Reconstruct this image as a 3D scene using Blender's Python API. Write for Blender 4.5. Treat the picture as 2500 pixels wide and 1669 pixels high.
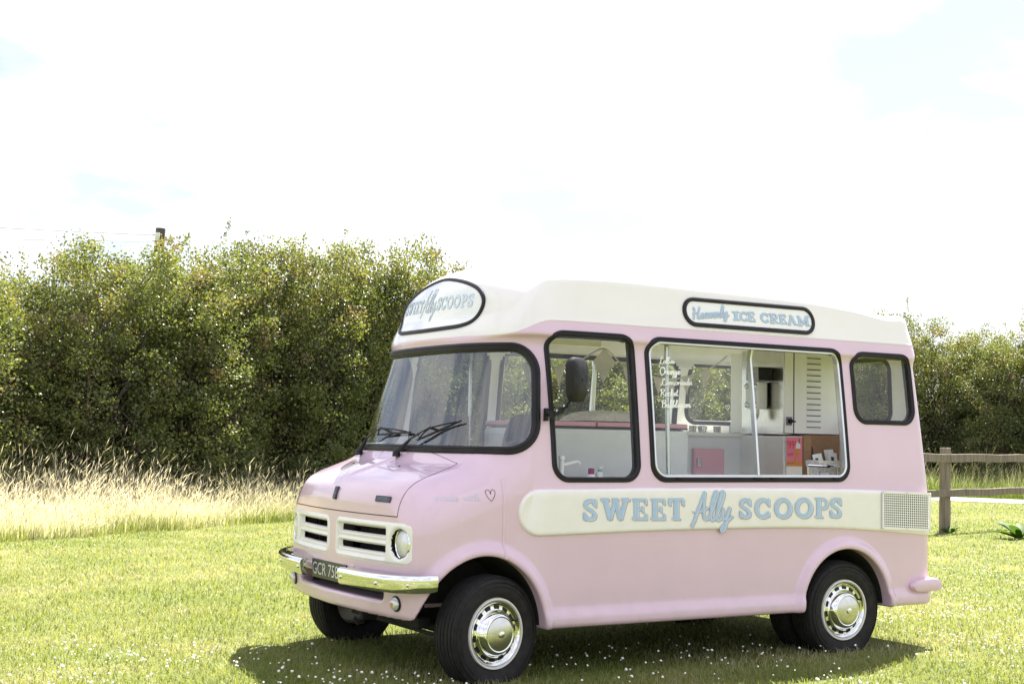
import bpy, bmesh, math, random
import numpy as np
from mathutils import Matrix, Vector

# ------------------------------------------------------------------ scene
for o in list(bpy.data.objects): bpy.data.objects.remove(o)
scene = bpy.context.scene
COL = scene.collection
RNG = np.random.default_rng(7)
random.seed(7)

# ------------------------------------------------------------------ camera
# photograph pixels are 2500 x 1669; van frame: X rearwards (front hub 0), Y from the serving side
# into the van, Z up.  The lawn lies G above the zero of that frame.
G = 0.058
F_PX, YAW, PITCH, ROLL = 3291.0, 0.5335, 0.0707, 0.0184
CAM = np.array([-3.8175, -6.6141, 1.4262])
_fw = np.array([math.sin(YAW)*math.cos(PITCH), math.cos(YAW)*math.cos(PITCH), math.sin(PITCH)])
_r = np.array([math.cos(YAW), -math.sin(YAW), 0.0]); _u = np.cross(_r, _fw)
_R = _r*math.cos(ROLL)+_u*math.sin(ROLL); _U = -_r*math.sin(ROLL)+_u*math.cos(ROLL)
cd = bpy.data.cameras.new('camera'); cam = bpy.data.objects.new('camera', cd); COL.objects.link(cam)
cd.sensor_width = 36.0; cd.lens = F_PX/2500.0*36.0; cd.clip_start = 0.05; cd.clip_end = 3000
M = Matrix(((_R[0], _U[0], -_fw[0], CAM[0]), (_R[1], _U[1], -_fw[1], CAM[1]),
            (_R[2], _U[2], -_fw[2], CAM[2]-G), (0, 0, 0, 1)))
cam.matrix_world = M
scene.camera = cam
def ray(px, py):
    d = _fw*F_PX + _R*(px-1250.0) - _U*(py-834.5)
    return d/np.linalg.norm(d)

# ------------------------------------------------------------------ sky, sun, exposure
SUN = np.array([1.36, 0.90, 2.32]); SUN /= np.linalg.norm(SUN)
SUN_EL = math.asin(SUN[2]); SUN_AZ = math.atan2(SUN[0], SUN[1])
world = bpy.data.worlds.new('World'); scene.world = world; world.use_nodes = True
wn, wl = world.node_tree.nodes, world.node_tree.links
for n in list(wn): wn.remove(n)
w_out = wn.new('ShaderNodeOutputWorld'); w_bg = wn.new('ShaderNodeBackground')
w_sky = wn.new('ShaderNodeTexSky'); w_sky.sky_type = 'NISHITA'; w_sky.sun_disc = False
w_sky.sun_elevation = SUN_EL; w_sky.sun_rotation = SUN_AZ
w_sky.air_density = 1.0; w_sky.dust_density = 1.0; w_sky.ozone_density = 1.0
w_bg.inputs['Strength'].default_value = 0.05
# broken cumulus over the whole dome, drawn on a flat layer seen in perspective
w_tc = wn.new('ShaderNodeTexCoord'); w_sep = wn.new('ShaderNodeSeparateXYZ')
wl.new(w_tc.outputs['Generated'], w_sep.inputs[0])
w_mx = wn.new('ShaderNodeMath'); w_mx.operation = 'MAXIMUM'; w_mx.inputs[1].default_value = 0.0
wl.new(w_sep.outputs['Z'], w_mx.inputs[0])
w_ad = wn.new('ShaderNodeMath'); w_ad.operation = 'ADD'; w_ad.inputs[1].default_value = 0.22
wl.new(w_mx.outputs[0], w_ad.inputs[0])
w_div = wn.new('ShaderNodeVectorMath'); w_div.operation = 'DIVIDE'
w_cmb = wn.new('ShaderNodeCombineXYZ')
for i in (0, 1): wl.new(w_ad.outputs[0], w_cmb.inputs[i])
w_cmb.inputs[2].default_value = 1.0
wl.new(w_tc.outputs['Generated'], w_div.inputs[0]); wl.new(w_cmb.outputs[0], w_div.inputs[1])
w_no = wn.new('ShaderNodeTexNoise'); w_no.inputs['Scale'].default_value = 1.9
w_no.inputs['Detail'].default_value = 9.0; w_no.inputs['Roughness'].default_value = 0.52
w_no.inputs['Distortion'].default_value = 0.25
wl.new(w_div.outputs[0], w_no.inputs['Vector'])
w_cr = wn.new('ShaderNodeValToRGB')
w_cr.color_ramp.elements[0].position = 0.41; w_cr.color_ramp.elements[0].color = (0.0, 0.0, 0.0, 1)
w_cr.color_ramp.elements[1].position = 0.56; w_cr.color_ramp.elements[1].color = (0.95, 0.95, 0.95, 1)
wl.new(w_no.outputs['Fac'], w_cr.inputs[0])
w_mix = wn.new('ShaderNodeMix'); w_mix.data_type = 'RGBA'
w_hz = wn.new('ShaderNodeMix'); w_hz.data_type = 'RGBA'; w_hz.inputs[0].default_value = 0.60     # thin high haze in the gaps
wl.new(w_sky.outputs[0], w_hz.inputs[6]); w_hz.inputs[7].default_value = (4.8, 5.0, 6.2, 1)
wl.new(w_cr.outputs[0], w_mix.inputs[0]); wl.new(w_hz.outputs[2], w_mix.inputs[6])
w_mix.inputs[7].default_value = (7.4, 7.5, 7.9, 1)
wl.new(w_mix.outputs[2], w_bg.inputs['Color']); wl.new(w_bg.outputs[0], w_out.inputs[0])

sd = bpy.data.lights.new('sun', 'SUN'); sd.energy = 5.0; sd.angle = math.radians(0.53); sd.color = (1.0, 0.95, 0.87)
sun = bpy.data.objects.new('sun', sd); COL.objects.link(sun)
sun.rotation_euler = Vector((-SUN[0], -SUN[1], -SUN[2])).to_track_quat('-Z', 'Y').to_euler()
sun.location = (6, 6, 12)
vs = scene.view_settings
vs.view_transform = 'Standard'; vs.look = 'None'; vs.exposure = 2.01; vs.gamma = 1.0; vs.use_curve_mapping = False
scene.render.engine = 'CYCLES'
scene.cycles.max_bounces = 10; scene.cycles.transparent_max_bounces = 24
scene.cycles.caustics_reflective = False; scene.cycles.caustics_refractive = False

# ------------------------------------------------------------------ materials
def newmat(name):
    m = bpy.data.materials.new(name); m.use_nodes = True
    nt = m.node_tree; b = nt.nodes.get('Principled BSDF')
    return m, nt, b
def setp(b, **k):
    for n, v in k.items():
        n = n.replace('_', ' ')
        s = b.inputs[n]
        if isinstance(v, tuple) and len(v) == 3: v = (*v, 1.0)
        s.default_value = v
def noise(nt, scale, detail=4, rough=0.55, vec=None, dist=0.0):
    n = nt.nodes.new('ShaderNodeTexNoise'); n.inputs['Scale'].default_value = scale
    n.inputs['Detail'].default_value = detail; n.inputs['Roughness'].default_value = rough
    n.inputs['Distortion'].default_value = dist
    if vec is None:
        tc = nt.nodes.new('ShaderNodeTexCoord'); vec = tc.outputs['Object']
    nt.links.new(vec, n.inputs['Vector'])
    return n
def ramp(nt, fac, stops):
    r = nt.nodes.new('ShaderNodeValToRGB'); e = r.color_ramp.elements
    while len(e) < len(stops): e.new(0.5)
    for i, (p, c) in enumerate(stops):
        e[i].position = p; e[i].color = (*c, 1) if len(c) == 3 else c
    nt.links.new(fac, r.inputs[0]); return r
def bump(nt, b, height, strength, dist=0.01):
    n = nt.nodes.new('ShaderNodeBump'); n.inputs['Strength'].default_value = strength
    n.inputs['Distance'].default_value = dist
    nt.links.new(height, n.inputs['Height']); nt.links.new(n.outputs[0], b.inputs['Normal'])
def simple(name, col, rough=0.5, metal=0.0, var=0.06, scale=9.0, coat=0.0, bmp=0.0, bscale=120):
    """base colour with a little noise in tone and gloss"""
    m, nt, b = newmat(name)
    n = noise(nt, scale, 5)
    lo = tuple(max(0, c*(1-var)) for c in col); hi = tuple(min(1, c*(1+var)) for c in col)
    r = ramp(nt, n.outputs['Fac'], [(0.3, lo), (0.7, hi)])
    nt.links.new(r.outputs[0], b.inputs['Base Color'])
    setp(b, Roughness=rough, Metallic=metal, Coat_Weight=coat, Coat_Roughness=0.04)
    if bmp:
        n2 = noise(nt, bscale, 3); bump(nt, b, n2.outputs['Fac'], bmp, 0.004)
    return m
PINK = (0.68, 0.483, 0.61); CREAM = (0.82, 0.77, 0.785)
def paint_material():
    # two-tone coachwork: cream above a line that drops over the cab front, pink below
    m, nt, b = newmat('two_tone_paint')
    tc = nt.nodes.new('ShaderNodeTexCoord'); sp = nt.nodes.new('ShaderNodeSeparateXYZ')
    nt.links.new(tc.outputs['Object'], sp.inputs[0])
    mr = nt.nodes.new('ShaderNodeMapRange'); mr.interpolation_type = 'SMOOTHSTEP'
    mr.inputs[1].default_value = 0.14; mr.inputs[2].default_value = 0.44
    mr.inputs[3].default_value = 2.030; mr.inputs[4].default_value = 2.127
    nt.links.new(sp.outputs['X'], mr.inputs[0])
    su = nt.nodes.new('ShaderNodeMath'); su.operation = 'SUBTRACT'
    nt.links.new(sp.outputs['Z'], su.inputs[0]); nt.links.new(mr.outputs[0], su.inputs[1])
    m2 = nt.nodes.new('ShaderNodeMapRange'); m2.inputs[1].default_value = -0.0015; m2.inputs[2].default_value = 0.0015
    nt.links.new(su.outputs[0], m2.inputs[0])
    n = noise(nt, 2.2, 6, vec=tc.outputs['Object'])
    v1 = ramp(nt, n.outputs['Fac'], [(0.3, tuple(c*0.965 for c in PINK)), (0.7, tuple(c*1.03 for c in PINK))])
    v2 = ramp(nt, n.outputs['Fac'], [(0.3, tuple(c*0.97 for c in CREAM)), (0.7, tuple(c*1.02 for c in CREAM))])
    mx = nt.nodes.new('ShaderNodeMix'); mx.data_type = 'RGBA'
    nt.links.new(m2.outputs[0], mx.inputs[0]); nt.links.new(v1.outputs[0], mx.inputs[6]); nt.links.new(v2.outputs[0], mx.inputs[7])
    # road dust low down, in soft streaks
    n2 = noise(nt, 7.0, 6, vec=tc.outputs['Object'])
    zr = nt.nodes.new('ShaderNodeMapRange'); zr.inputs[1].default_value = 0.62; zr.inputs[2].default_value = 0.34
    nt.links.new(sp.outputs['Z'], zr.inputs[0])
    mu = nt.nodes.new('ShaderNodeMath'); mu.operation = 'MULTIPLY'
    nt.links.new(zr.outputs[0], mu.inputs[0])
    nr = ramp(nt, n2.outputs['Fac'], [(0.42, (0, 0, 0)), (0.75, (0.4, 0.4, 0.4))])
    nt.links.new(nr.outputs[0], mu.inputs[1])
    mx2 = nt.nodes.new('ShaderNodeMix'); mx2.data_type = 'RGBA'
    nt.links.new(mu.outputs[0], mx2.inputs[0]); nt.links.new(mx.outputs[2], mx2.inputs[6])
    mx2.inputs[7].default_value = (0.42, 0.34, 0.30, 1)
    nt.links.new(mx2.outputs[2], b.inputs['Base Color'])
    n3 = noise(nt, 3.0, 3, vec=tc.outputs['Object'])
    bp_ = nt.nodes.new('ShaderNodeBump'); bp_.inputs['Strength'].default_value = 0.05; bp_.inputs['Distance'].default_value = 0.02
    nt.links.new(n3.outputs['Fac'], bp_.inputs['Height']); nt.links.new(bp_.outputs[0], b.inputs['Coat Normal'])
    setp(b, Roughness=0.42, Coat_Weight=1.0, Coat_Roughness=0.05)
    return m
MAT = {}
MAT['paint'] = paint_material()
MAT['pink'] = simple('pink_paint', PINK, 0.4, coat=1.0, var=0.03)
MAT['cream'] = simple('cream_paint', CREAM, 0.4, coat=1.0, var=0.025)
MAT['white_plastic'] = simple('white_moulding', (0.82, 0.79, 0.79), 0.42, coat=0.3, var=0.03)
MAT['rubber'] = simple('black_rubber', (0.016, 0.013, 0.018), 0.5, var=0.3, bmp=0.1)
MAT['black'] = simple('black_plastic', (0.010, 0.009, 0.012), 0.42, var=0.2, bmp=0.1)
MAT['dark'] = simple('dark_underbody', (0.02, 0.018, 0.018), 0.8, var=0.4, scale=14)
MAT['chrome'] = simple('chrome', (0.78, 0.78, 0.78), 0.055, 1.0, var=0.02, bmp=0.012, bscale=14)
MAT['steel'] = simple('brushed_steel', (0.62, 0.61, 0.60), 0.24, 1.0, var=0.06, scale=30)
MAT['alu'] = simple('aluminium', (0.66, 0.66, 0.67), 0.28, 1.0, var=0.05)
MAT['lining'] = simple('interior_laminate', (0.88, 0.86, 0.83), 0.45, var=0.02)
MAT['counter'] = simple('pale_grey_laminate', (0.82, 0.80, 0.80), 0.38, var=0.03)
MAT['freezer'] = simple('freezer_enamel', (0.78, 0.76, 0.76), 0.38, var=0.04)
MAT['pink_door'] = simple('pink_laminate', (0.80, 0.36, 0.44), 0.4, var=0.04)
MAT['rim'] = simple('cream_wheel_steel', (0.74, 0.70, 0.67), 0.35, coat=0.5, var=0.05)
MAT['blue'] = simple('pale_blue_lettering', (0.40, 0.53, 0.75), 0.5, var=0.05, scale=30)
MAT['blue_faint'] = simple('faded_blue_lettering', (0.56, 0.68, 0.86), 0.5, var=0.05, scale=30)
MAT['greyblue'] = simple('grey_blue_lettering', (0.36, 0.38, 0.48), 0.5, var=0.05, scale=30)
MAT['white_ink'] = simple('white_window_ink', (0.85, 0.85, 0.85), 0.6, var=0.05, scale=40)
MAT['black_ink'] = simple('black_ink', (0.05, 0.03, 0.04), 0.5, var=0.1)
MAT['sign'] = simple('opal_sign_panel', (0.83, 0.81, 0.83), 0.22, coat=1.0, var=0.015)
MAT['card'] = simple('cardboard', (0.27, 0.155, 0.09), 0.85, var=0.12, scale=30, bmp=0.3)
MAT['wood_white'] = simple('flaking_white_wood', (0.62, 0.59, 0.56), 0.7, var=0.25, scale=60, bmp=0.4)
MAT['paper'] = simple('white_paper', (0.78, 0.78, 0.78), 0.7, var=0.03)
MAT['seat'] = simple('dark_seat_cloth', (0.045, 0.036, 0.04), 0.85, var=0.25, scale=50, bmp=0.3)
MAT['skirt'] = simple('blue_dash', (0.05, 0.07, 0.16), 0.5, var=0.2)
def cloth_material(name, col):
    m = simple(name, col, 0.9, var=0.08, scale=45, bmp=0.3); nt = m.node_tree; b = nt.nodes['Principled BSDF']; o = nt.nodes['Material Output']
    t = nt.nodes.new('ShaderNodeBsdfTranslucent'); t.inputs[0].default_value = (*col, 1); mx = nt.nodes.new('ShaderNodeMixShader'); mx.inputs[0].default_value = 0.45
    nt.links.new(b.outputs[0], mx.inputs[1]); nt.links.new(t.outputs[0], mx.inputs[2]); nt.links.new(mx.outputs[0], o.inputs[0]); return m
MAT['flag'] = cloth_material('bunting_cloth', (0.80, 0.74, 0.70))
MAT['cushion'] = simple('floral_cushion', (0.72, 0.66, 0.63), 0.9, var=0.14, scale=28, bmp=0.4)
MAT['poster_pink'] = simple('poster_pink', (0.80, 0.22, 0.30), 0.4, var=0.05)
MAT['red'] = simple('red_ink', (0.62, 0.02, 0.02), 0.5, var=0.05)
MAT['wafer'] = simple('wafer_orange', (0.72, 0.30, 0.06), 0.6, var=0.2, scale=90)
MAT['bottle_red'] = simple('magenta_cap', (0.30, 0.01, 0.12), 0.4)
MAT['bottle_green'] = simple('green_label', (0.06, 0.40, 0.22), 0.4)
MAT['amber'] = simple('amber_bulb', (0.65, 0.22, 0.05), 0.3)
MAT['meter'] = simple('meter_box', (0.28, 0.27, 0.24), 0.5, var=0.3, scale=60)
MAT['plate'] = simple('number_plate_black', (0.035, 0.035, 0.035), 0.35, var=0.1)
MAT['plate_ink'] = simple('number_plate_silver', (0.62, 0.62, 0.62), 0.4, var=0.05)

def glass_material(name, tint=(0.95, 0.97, 0.96), ior=1.5, wave=0.0, boost=1.0):
    m = bpy.data.materials.new(name); m.use_nodes = True; nt = m.node_tree
    for n in list(nt.nodes): nt.nodes.remove(n)
    o = nt.nodes.new('ShaderNodeOutputMaterial'); mx = nt.nodes.new('ShaderNodeMixShader')
    t = nt.nodes.new('ShaderNodeBsdfTransparent'); t.inputs[0].default_value = (*tint, 1)
    g = nt.nodes.new('ShaderNodeBsdfGlossy'); g.inputs['Roughness'].default_value = 0.0
    f = nt.nodes.new('ShaderNodeFresnel')
    ge = nt.nodes.new('ShaderNodeNewGeometry'); im = nt.nodes.new('ShaderNodeMix')     # thin sheet: the same reflectance from both faces
    im.inputs[2].default_value = ior; im.inputs[3].default_value = 1.0/ior
    nt.links.new(ge.outputs['Backfacing'], im.inputs[0]); nt.links.new(im.outputs[0], f.inputs[0])
    if wave:
        n = noise(nt, 2.5, 2); b = nt.nodes.new('ShaderNodeBump'); b.inputs['Strength'].default_value = wave
        b.inputs['Distance'].default_value = 0.02
        nt.links.new(n.outputs['Fac'], b.inputs['Height'])
        nt.links.new(b.outputs[0], g.inputs['Normal'])
    nt.links.new(f.outputs[0], mx.inputs[0]); nt.links.new(t.outputs[0], mx.inputs[1]); nt.links.new(g.outputs[0], mx.inputs[2])
    nt.links.new(mx.outputs[0], o.inputs[0])
    return m
MAT['glass'] = glass_material('window_glass', wave=0.03)
MAT['screen'] = glass_material('windscreen_glass', tint=(0.78, 0.84, 0.88), ior=2.3, wave=0.05)
def lens_material():
    m, nt, b = newmat('fluted_lamp_glass')
    setp(b, Base_Color=(0.72, 0.73, 0.76), Roughness=0.06, Metallic=0.35)
    w = nt.nodes.new('ShaderNodeTexWave'); w.inputs['Scale'].default_value = 38; w.bands_direction = 'Y'
    tc = nt.nodes.new('ShaderNodeTexCoord'); nt.links.new(tc.outputs['Object'], w.inputs['Vector'])
    bump(nt, b, w.outputs['Fac'], 0.35, 0.004)
    return m
MAT['lens'] = lens_material()
def tyre_material():
    m, nt, b = newmat('tyre_rubber')
    n = noise(nt, 26, 5); r = ramp(nt, n.outputs['Fac'], [(0.3, (0.010, 0.009, 0.010)), (0.75, (0.024, 0.021, 0.022))])
    nt.links.new(r.outputs[0], b.inputs['Base Color']); setp(b, Roughness=0.72)
    n2 = noise(nt, 160, 3); bump(nt, b, n2.outputs['Fac'], 0.25, 0.004)
    return m
MAT['tyre'] = tyre_material()
for k_ in ('tyre', 'black', 'rubber'): MAT[k_].node_tree.nodes['Principled BSDF'].inputs['Specular IOR Level'].default_value = 0.3

# ------------------------------------------------------------------ mesh helpers
def link(name, me, mats=(), parent=None, loc=None):
    o = bpy.data.objects.new(name, me); COL.objects.link(o)
    for m in (mats if isinstance(mats, (list, tuple)) else [mats]):
        if not isinstance(m, bpy.types.Material): m = MAT[m]
        me.materials.append(m)
    if parent is not None: o.parent = parent
    if loc is not None: o.location = loc
    return o
def npmesh(name, V, Fq, smooth=True, normals=None, midx=None):
    """fast mesh from numpy verts and an (n,3) or (n,4) face array"""
    V = np.ascontiguousarray(V, dtype=np.float32); Fq = np.ascontiguousarray(Fq, dtype=np.int32)
    me = bpy.data.meshes.new(name); n, k = Fq.shape
    me.vertices.add(len(V)); me.vertices.foreach_set('co', V.ravel())
    me.loops.add(n*k); me.loops.foreach_set('vertex_index', Fq.ravel())
    me.polygons.add(n); me.polygons.foreach_set('loop_start', np.arange(0, n*k, k, dtype=np.int32))
    me.polygons.foreach_set('loop_total', np.full(n, k, dtype=np.int32))
    me.polygons.foreach_set('use_smooth', np.full(n, smooth))
    if midx is not None: me.polygons.foreach_set('material_index', np.ascontiguousarray(midx, dtype=np.int32))
    me.update(calc_edges=True)
    if normals is not None: me.normals_split_custom_set_from_vertices([tuple(v) for v in np.asarray(normals, float)])
    return me
class MB:
    """collects shapes into ONE mesh"""
    def __init__(s): s.v = []; s.f = []; s.m = []; s.sm = []
    def add(s, V, F, mi=0, sm=False):
        b = len(s.v); s.v += [tuple(map(float, p)) for p in V]
        for f in F: s.f.append(tuple(b+i for i in f)); s.m.append(mi); s.sm.append(sm)
    def box(s, c, size, mi=0, rot=None, bev=0.0):
        bm = bmesh.new(); bmesh.ops.create_cube(bm, size=1.0)
        for v in bm.verts: v.co = Vector((v.co.x*size[0], v.co.y*size[1], v.co.z*size[2]))
        if bev: bmesh.ops.bevel(bm, geom=list(bm.edges), offset=bev, segments=2, profile=0.6, affect='EDGES')
        if rot is not None: bmesh.ops.rotate(bm, verts=bm.verts, cent=(0, 0, 0), matrix=rot)
        bm.verts.index_update()
        s.add([v.co+Vector(c) for v in bm.verts], [[v.index for v in f.verts] for f in bm.faces], mi, False); bm.free()
    def tube(s, pts, r, n=8, mi=0, closed=False, cap=True):
        P = [Vector(p) for p in pts]; N = len(P); rr = r if hasattr(r, '__len__') else [r]*N
        V = []; up = None
        for i in range(N):
            a = P[(i-1) % N] if (closed or i > 0) else P[i]; b = P[(i+1) % N] if (closed or i < N-1) else P[i]
            t = (b-a).normalized()
            if up is None:
                up = Vector((0, 0, 1)) if abs(t.z) < 0.9 else Vector((1, 0, 0))
            up = (up - t*up.dot(t)); up = up.normalized() if up.length > 1e-6 else t.orthogonal().normalized()
            q = t.cross(up)
            for k in range(n):
                an = 2*math.pi*k/n; V.append(P[i]+(up*math.cos(an)+q*math.sin(an))*rr[i])
        Fc = []
        for i in range(N if closed else N-1):
            j = (i+1) % N
            for k in range(n): Fc.append((i*n+k, i*n+(k+1) % n, j*n+(k+1) % n, j*n+k))
        if cap and not closed: Fc.append(tuple(range(n-1, -1, -1))); Fc.append(tuple((N-1)*n+k for k in range(n)))
        s.add(V, Fc, mi, True)
    def lathe(s, prof, n=48, mi=0, c=(0, 0, 0), axis='Y', close=False):
        """prof: list of (radius, height along axis); height grows along +axis"""
        V = []; Fc = []
        for (r, h) in prof:
            for k in range(n):
                a = 2*math.pi*k/n
                if axis == 'Y': p = (c[0]+r*math.cos(a), c[1]+h, c[2]+r*math.sin(a))
                elif axis == 'Z': p = (c[0]+r*math.cos(a), c[1]+r*math.sin(a), c[2]+h)
                else: p = (c[0]+h, c[1]+r*math.cos(a), c[2]+r*math.sin(a))
                V.append(p)
        m = len(prof)
        for i in range(m if close else m-1):
            j = (i+1) % m
            for k in range(n): Fc.append((i*n+k, i*n+(k+1) % n, j*n+(k+1) % n, j*n+k))
        s.add(V, Fc, mi, True)
    def build(s, name, mats, parent=None, loc=None, autosmooth=True):
        me = bpy.data.meshes.new(name); me.from_pydata(s.v, [], s.f); me.update()
        bm = bmesh.new(); bm.from_mesh(me); bmesh.ops.recalc_face_normals(bm, faces=bm.faces); bm.to_mesh(me); bm.free()
        me.polygons.foreach_set('material_index', s.m); me.polygons.foreach_set('use_smooth', s.sm)
        if autosmooth and any(s.sm): me.set_sharp_from_angle(angle=math.radians(38))
        return link(name, me, mats, parent, loc)
def tag(o, label=None, cat=None, group=None, kind=None):
    if label: o['label'] = label
    if cat: o['category'] = cat
    if group: o['group'] = group
    if kind: o['kind'] = kind
    return o
def empty(name, loc=(0, 0, 0), parent=None, rz=0):
    e = bpy.data.objects.new(name, None); COL.objects.link(e); e.location = loc; e.rotation_euler = (0, 0, rz)
    e.empty_display_size = 0.2
    if parent is not None: e.parent = parent
    return e
def catmull(P, n=8, closed=False):
    P = np.asarray(P, float); N = len(P); out = []
    for i in range(N if closed else N-1):
        if closed: a, b, c, d = P[(i-1) % N], P[i], P[(i+1) % N], P[(i+2) % N]
        else: a, b, c, d = P[max(i-1, 0)], P[i], P[i+1], P[min(i+2, N-1)]
        for t in np.linspace(0, 1, n, endpoint=False):
            out.append(0.5*((2*b)+(c-a)*t+(2*a-5*b+4*c-d)*t*t+(-a+3*b-3*c+d)*t**3))
    if not closed: out.append(P[-1])
    return np.array(out)
def rrect(x0, x1, z0, z1, r, n=8):
    """rounded rectangle outline, counter-clockwise"""
    out = []
    for cx, cz, a0 in ((x1-r, z1-r, 0), (x0+r, z1-r, 90), (x0+r, z0+r, 180), (x1-r, z0+r, 270)):
        for k in range(n+1):
            a = math.radians(a0+90*k/n); out.append((cx+r*math.cos(a), cz+r*math.sin(a)))
    o2 = []                                             # subdivide the straight runs
    for i, p in enumerate(out):
        q = out[(i+1) % len(out)]; o2.append(p); L = math.dist(p, q)
        m = int(L/0.06)
        for k in range(1, m): o2.append((p[0]+(q[0]-p[0])*k/m, p[1]+(q[1]-p[1])*k/m))
    return np.array(o2)
def rr_sdf(x, z, x0, x1, z0, z1, r):
    qx = np.abs(x-(x0+x1)/2)-(x1-x0)/2+r; qz = np.abs(z-(z0+z1)/2)-(z1-z0)/2+r
    return np.hypot(np.maximum(qx, 0), np.maximum(qz, 0))+np.minimum(np.maximum(qx, qz), 0)-r
# ------------------------------------------------------------------ the van's coachwork as one implicit surface
YM = 0.9965
def smax(a, b, k):
    h = np.maximum(k-np.abs(a-b), 0)/k
    return np.maximum(a, b)+h*h*k*0.25
def smin(a, b, k): return -smax(-a, -b, k)
def sstep(a, b, x):
    t = np.clip((x-a)/(b-a), 0, 1); return t*t*(3-2*t)
def hermite(xs, ys):
    xs = np.asarray(xs, float); ys = np.asarray(ys, float)
    m = np.gradient(ys, xs)
    def f(x):
        x = np.clip(x, xs[0], xs[-1]); i = np.clip(np.searchsorted(xs, x)-1, 0, len(xs)-2)
        h = xs[i+1]-xs[i]; t = (x-xs[i])/h
        return ((2*t**3-3*t*t+1)*ys[i]+(t**3-2*t*t+t)*h*m[i]+(-2*t**3+3*t*t)*ys[i+1]+(t**3-t*t)*h*m[i+1])
    return f
_gx = np.linspace(-1, 4, 1001)
def table(f):
    v = f(_gx)
    k = np.ones(15)/15.0; v = np.convolve(np.pad(v, 7, mode='edge'), k, 'valid')
    return lambda x: np.interp(x, _gx, v)
z_edge = table(hermite([-1, .2, .457, .763, 1.564, 2.157, 2.683, 3.0, 3.127, 3.265, 3.4, 3.49, 4],
                       [2.30, 2.36, 2.411, 2.431, 2.425, 2.414, 2.394, 2.362, 2.342, 2.330, 2.344, 2.366, 2.37]))
z_dome = table(hermite([-1, 0.0, .1, .16, .25, .4, .6, .85, 1.4, 1.9, 2.6, 3.1, 3.5, 4],
                       [2.25, 2.33, 2.395, 2.43, 2.475, 2.522, 2.560, 2.588, 2.597, 2.59, 2.52, 2.40, 2.36, 2.36]))
def tum(z):
    t = np.maximum(z-1.1, 0); return 0.085*t+0.03*t*t
def arch(x, z, cx, a, b):
    q = np.sqrt(((x-cx)/a)**2+(np.maximum(z-0.33, 0)/b)**2)+1e-6
    return (q-1)*0.5*(a+b)
def archf(x, z): return arch(x, z, -0.058, 0.388, 0.431)
def archr(x, z): return arch(x, z, 2.680, 0.385, 0.402)
def nose_x(v, z):
    return -0.556+0.115*v*v+0.35*np.maximum(0.60-z, 0)**2
def half_width(x, z):
    e = np.minimum(archf(x, z), archr(x, z))
    hw = YM-tum(z)+0.032*(1-sstep(0.022, 0.085, e))
    hw = hw+0.020*(1-sstep(0.385, 0.465, z))*sstep(0.30, 0.36, x)
    return hw
def U(x, y, z, wells=True):
    v = np.abs(y-YM)
    hw = half_width(x, z)
    dside = v-hw
    xc = -0.17+(z-1.34)*0.295
    dfront = xc+0.15*v*v-x
    drear = x-(3.515-0.045*np.maximum(z-1.1, 0))
    zb = 0.335+0.22*(1-sstep(0.22, 0.30, x))
    ramp_ = sstep(0.20, 0.47, x)
    ztop = 2.085+(z_edge(x)-2.085)*ramp_
    A = smax(dside, dfront, 0.50)
    A = smax(A, drear, 0.11)
    A = smax(A, z-ztop, 0.07)
    A = smax(A, zb-z, 0.035)
    # domed roof rising inside the side wings, with the name-board bulge over the cab
    xd = 0.036+(z-2.03)*0.235+0.24*v*v
    hd = 0.885-0.44*(z-2.06)
    D = smax(v-hd, xd-x, 0.24)
    D = smax(D, z-(z_dome(x)-0.24*v*v), 0.12)
    D = smax(D, 2.045-z, 0.02)
    D = smax(D, x-3.44, 0.1)
    T = smin(A, D, 0.10)
    # nose: bonnet and front wings
    rw_ = 0.022+0.20*np.maximum(x+0.52, 0)
    ridge = 0.013*(1-sstep(rw_, rw_+0.028, v))*sstep(-0.56, -0.44, x)*(1-sstep(-0.20, -0.13, x))
    zbon = 1.305+0.37*(x+0.14)-0.085*v*v+ridge-0.55*np.maximum(-0.42-x, 0)**1.5
    nside = v-(hw-0.014-0.15*np.maximum(-0.22-x, 0))
    N = smax(nose_x(v, z)-x, nside, 0.12)
    N = smax(N, z-zbon, 0.10+0.16*sstep(0.62, 0.9, v))
    N = smax(N, 0.395+0.03*sstep(-.4, -.2, x)-z, 0.04)
    N = smax(N, x-0.22, 0.02)
    # slot in the front apron
    sl = rr_sdf(v, z, -0.62, 0.62, 0.497, 0.575, 0.03)
    N = smax(N, -np.maximum(sl, x+0.30), 0.025)
    k = 0.010+0.07*sstep(1.0, 1.25, z)
    B = smin_k(T, N, k)
    if wells:
        w = np.minimum(archf(x, z), archr(x, z))
        B = smax(B, -np.maximum(w, 0.52-v), 0.016)
    return B
def smin_k(a, b, k):
    h = np.maximum(k-np.abs(a-b), 0)/k
    return np.minimum(a, b)-h*h*k*0.25
def grad(P, f=U, e=0.0025):
    g = np.empty_like(P)
    for i in range(3):
        d = np.zeros(3); d[i] = e
        a = P+d; b = P-d
        g[:, i] = (f(a[:, 0], a[:, 1], a[:, 2])-f(b[:, 0], b[:, 1], b[:, 2]))/(2*e)
    return g
def unit(a): return a/np.maximum(np.linalg.norm(a, axis=-1, keepdims=True), 1e-9)

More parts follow.
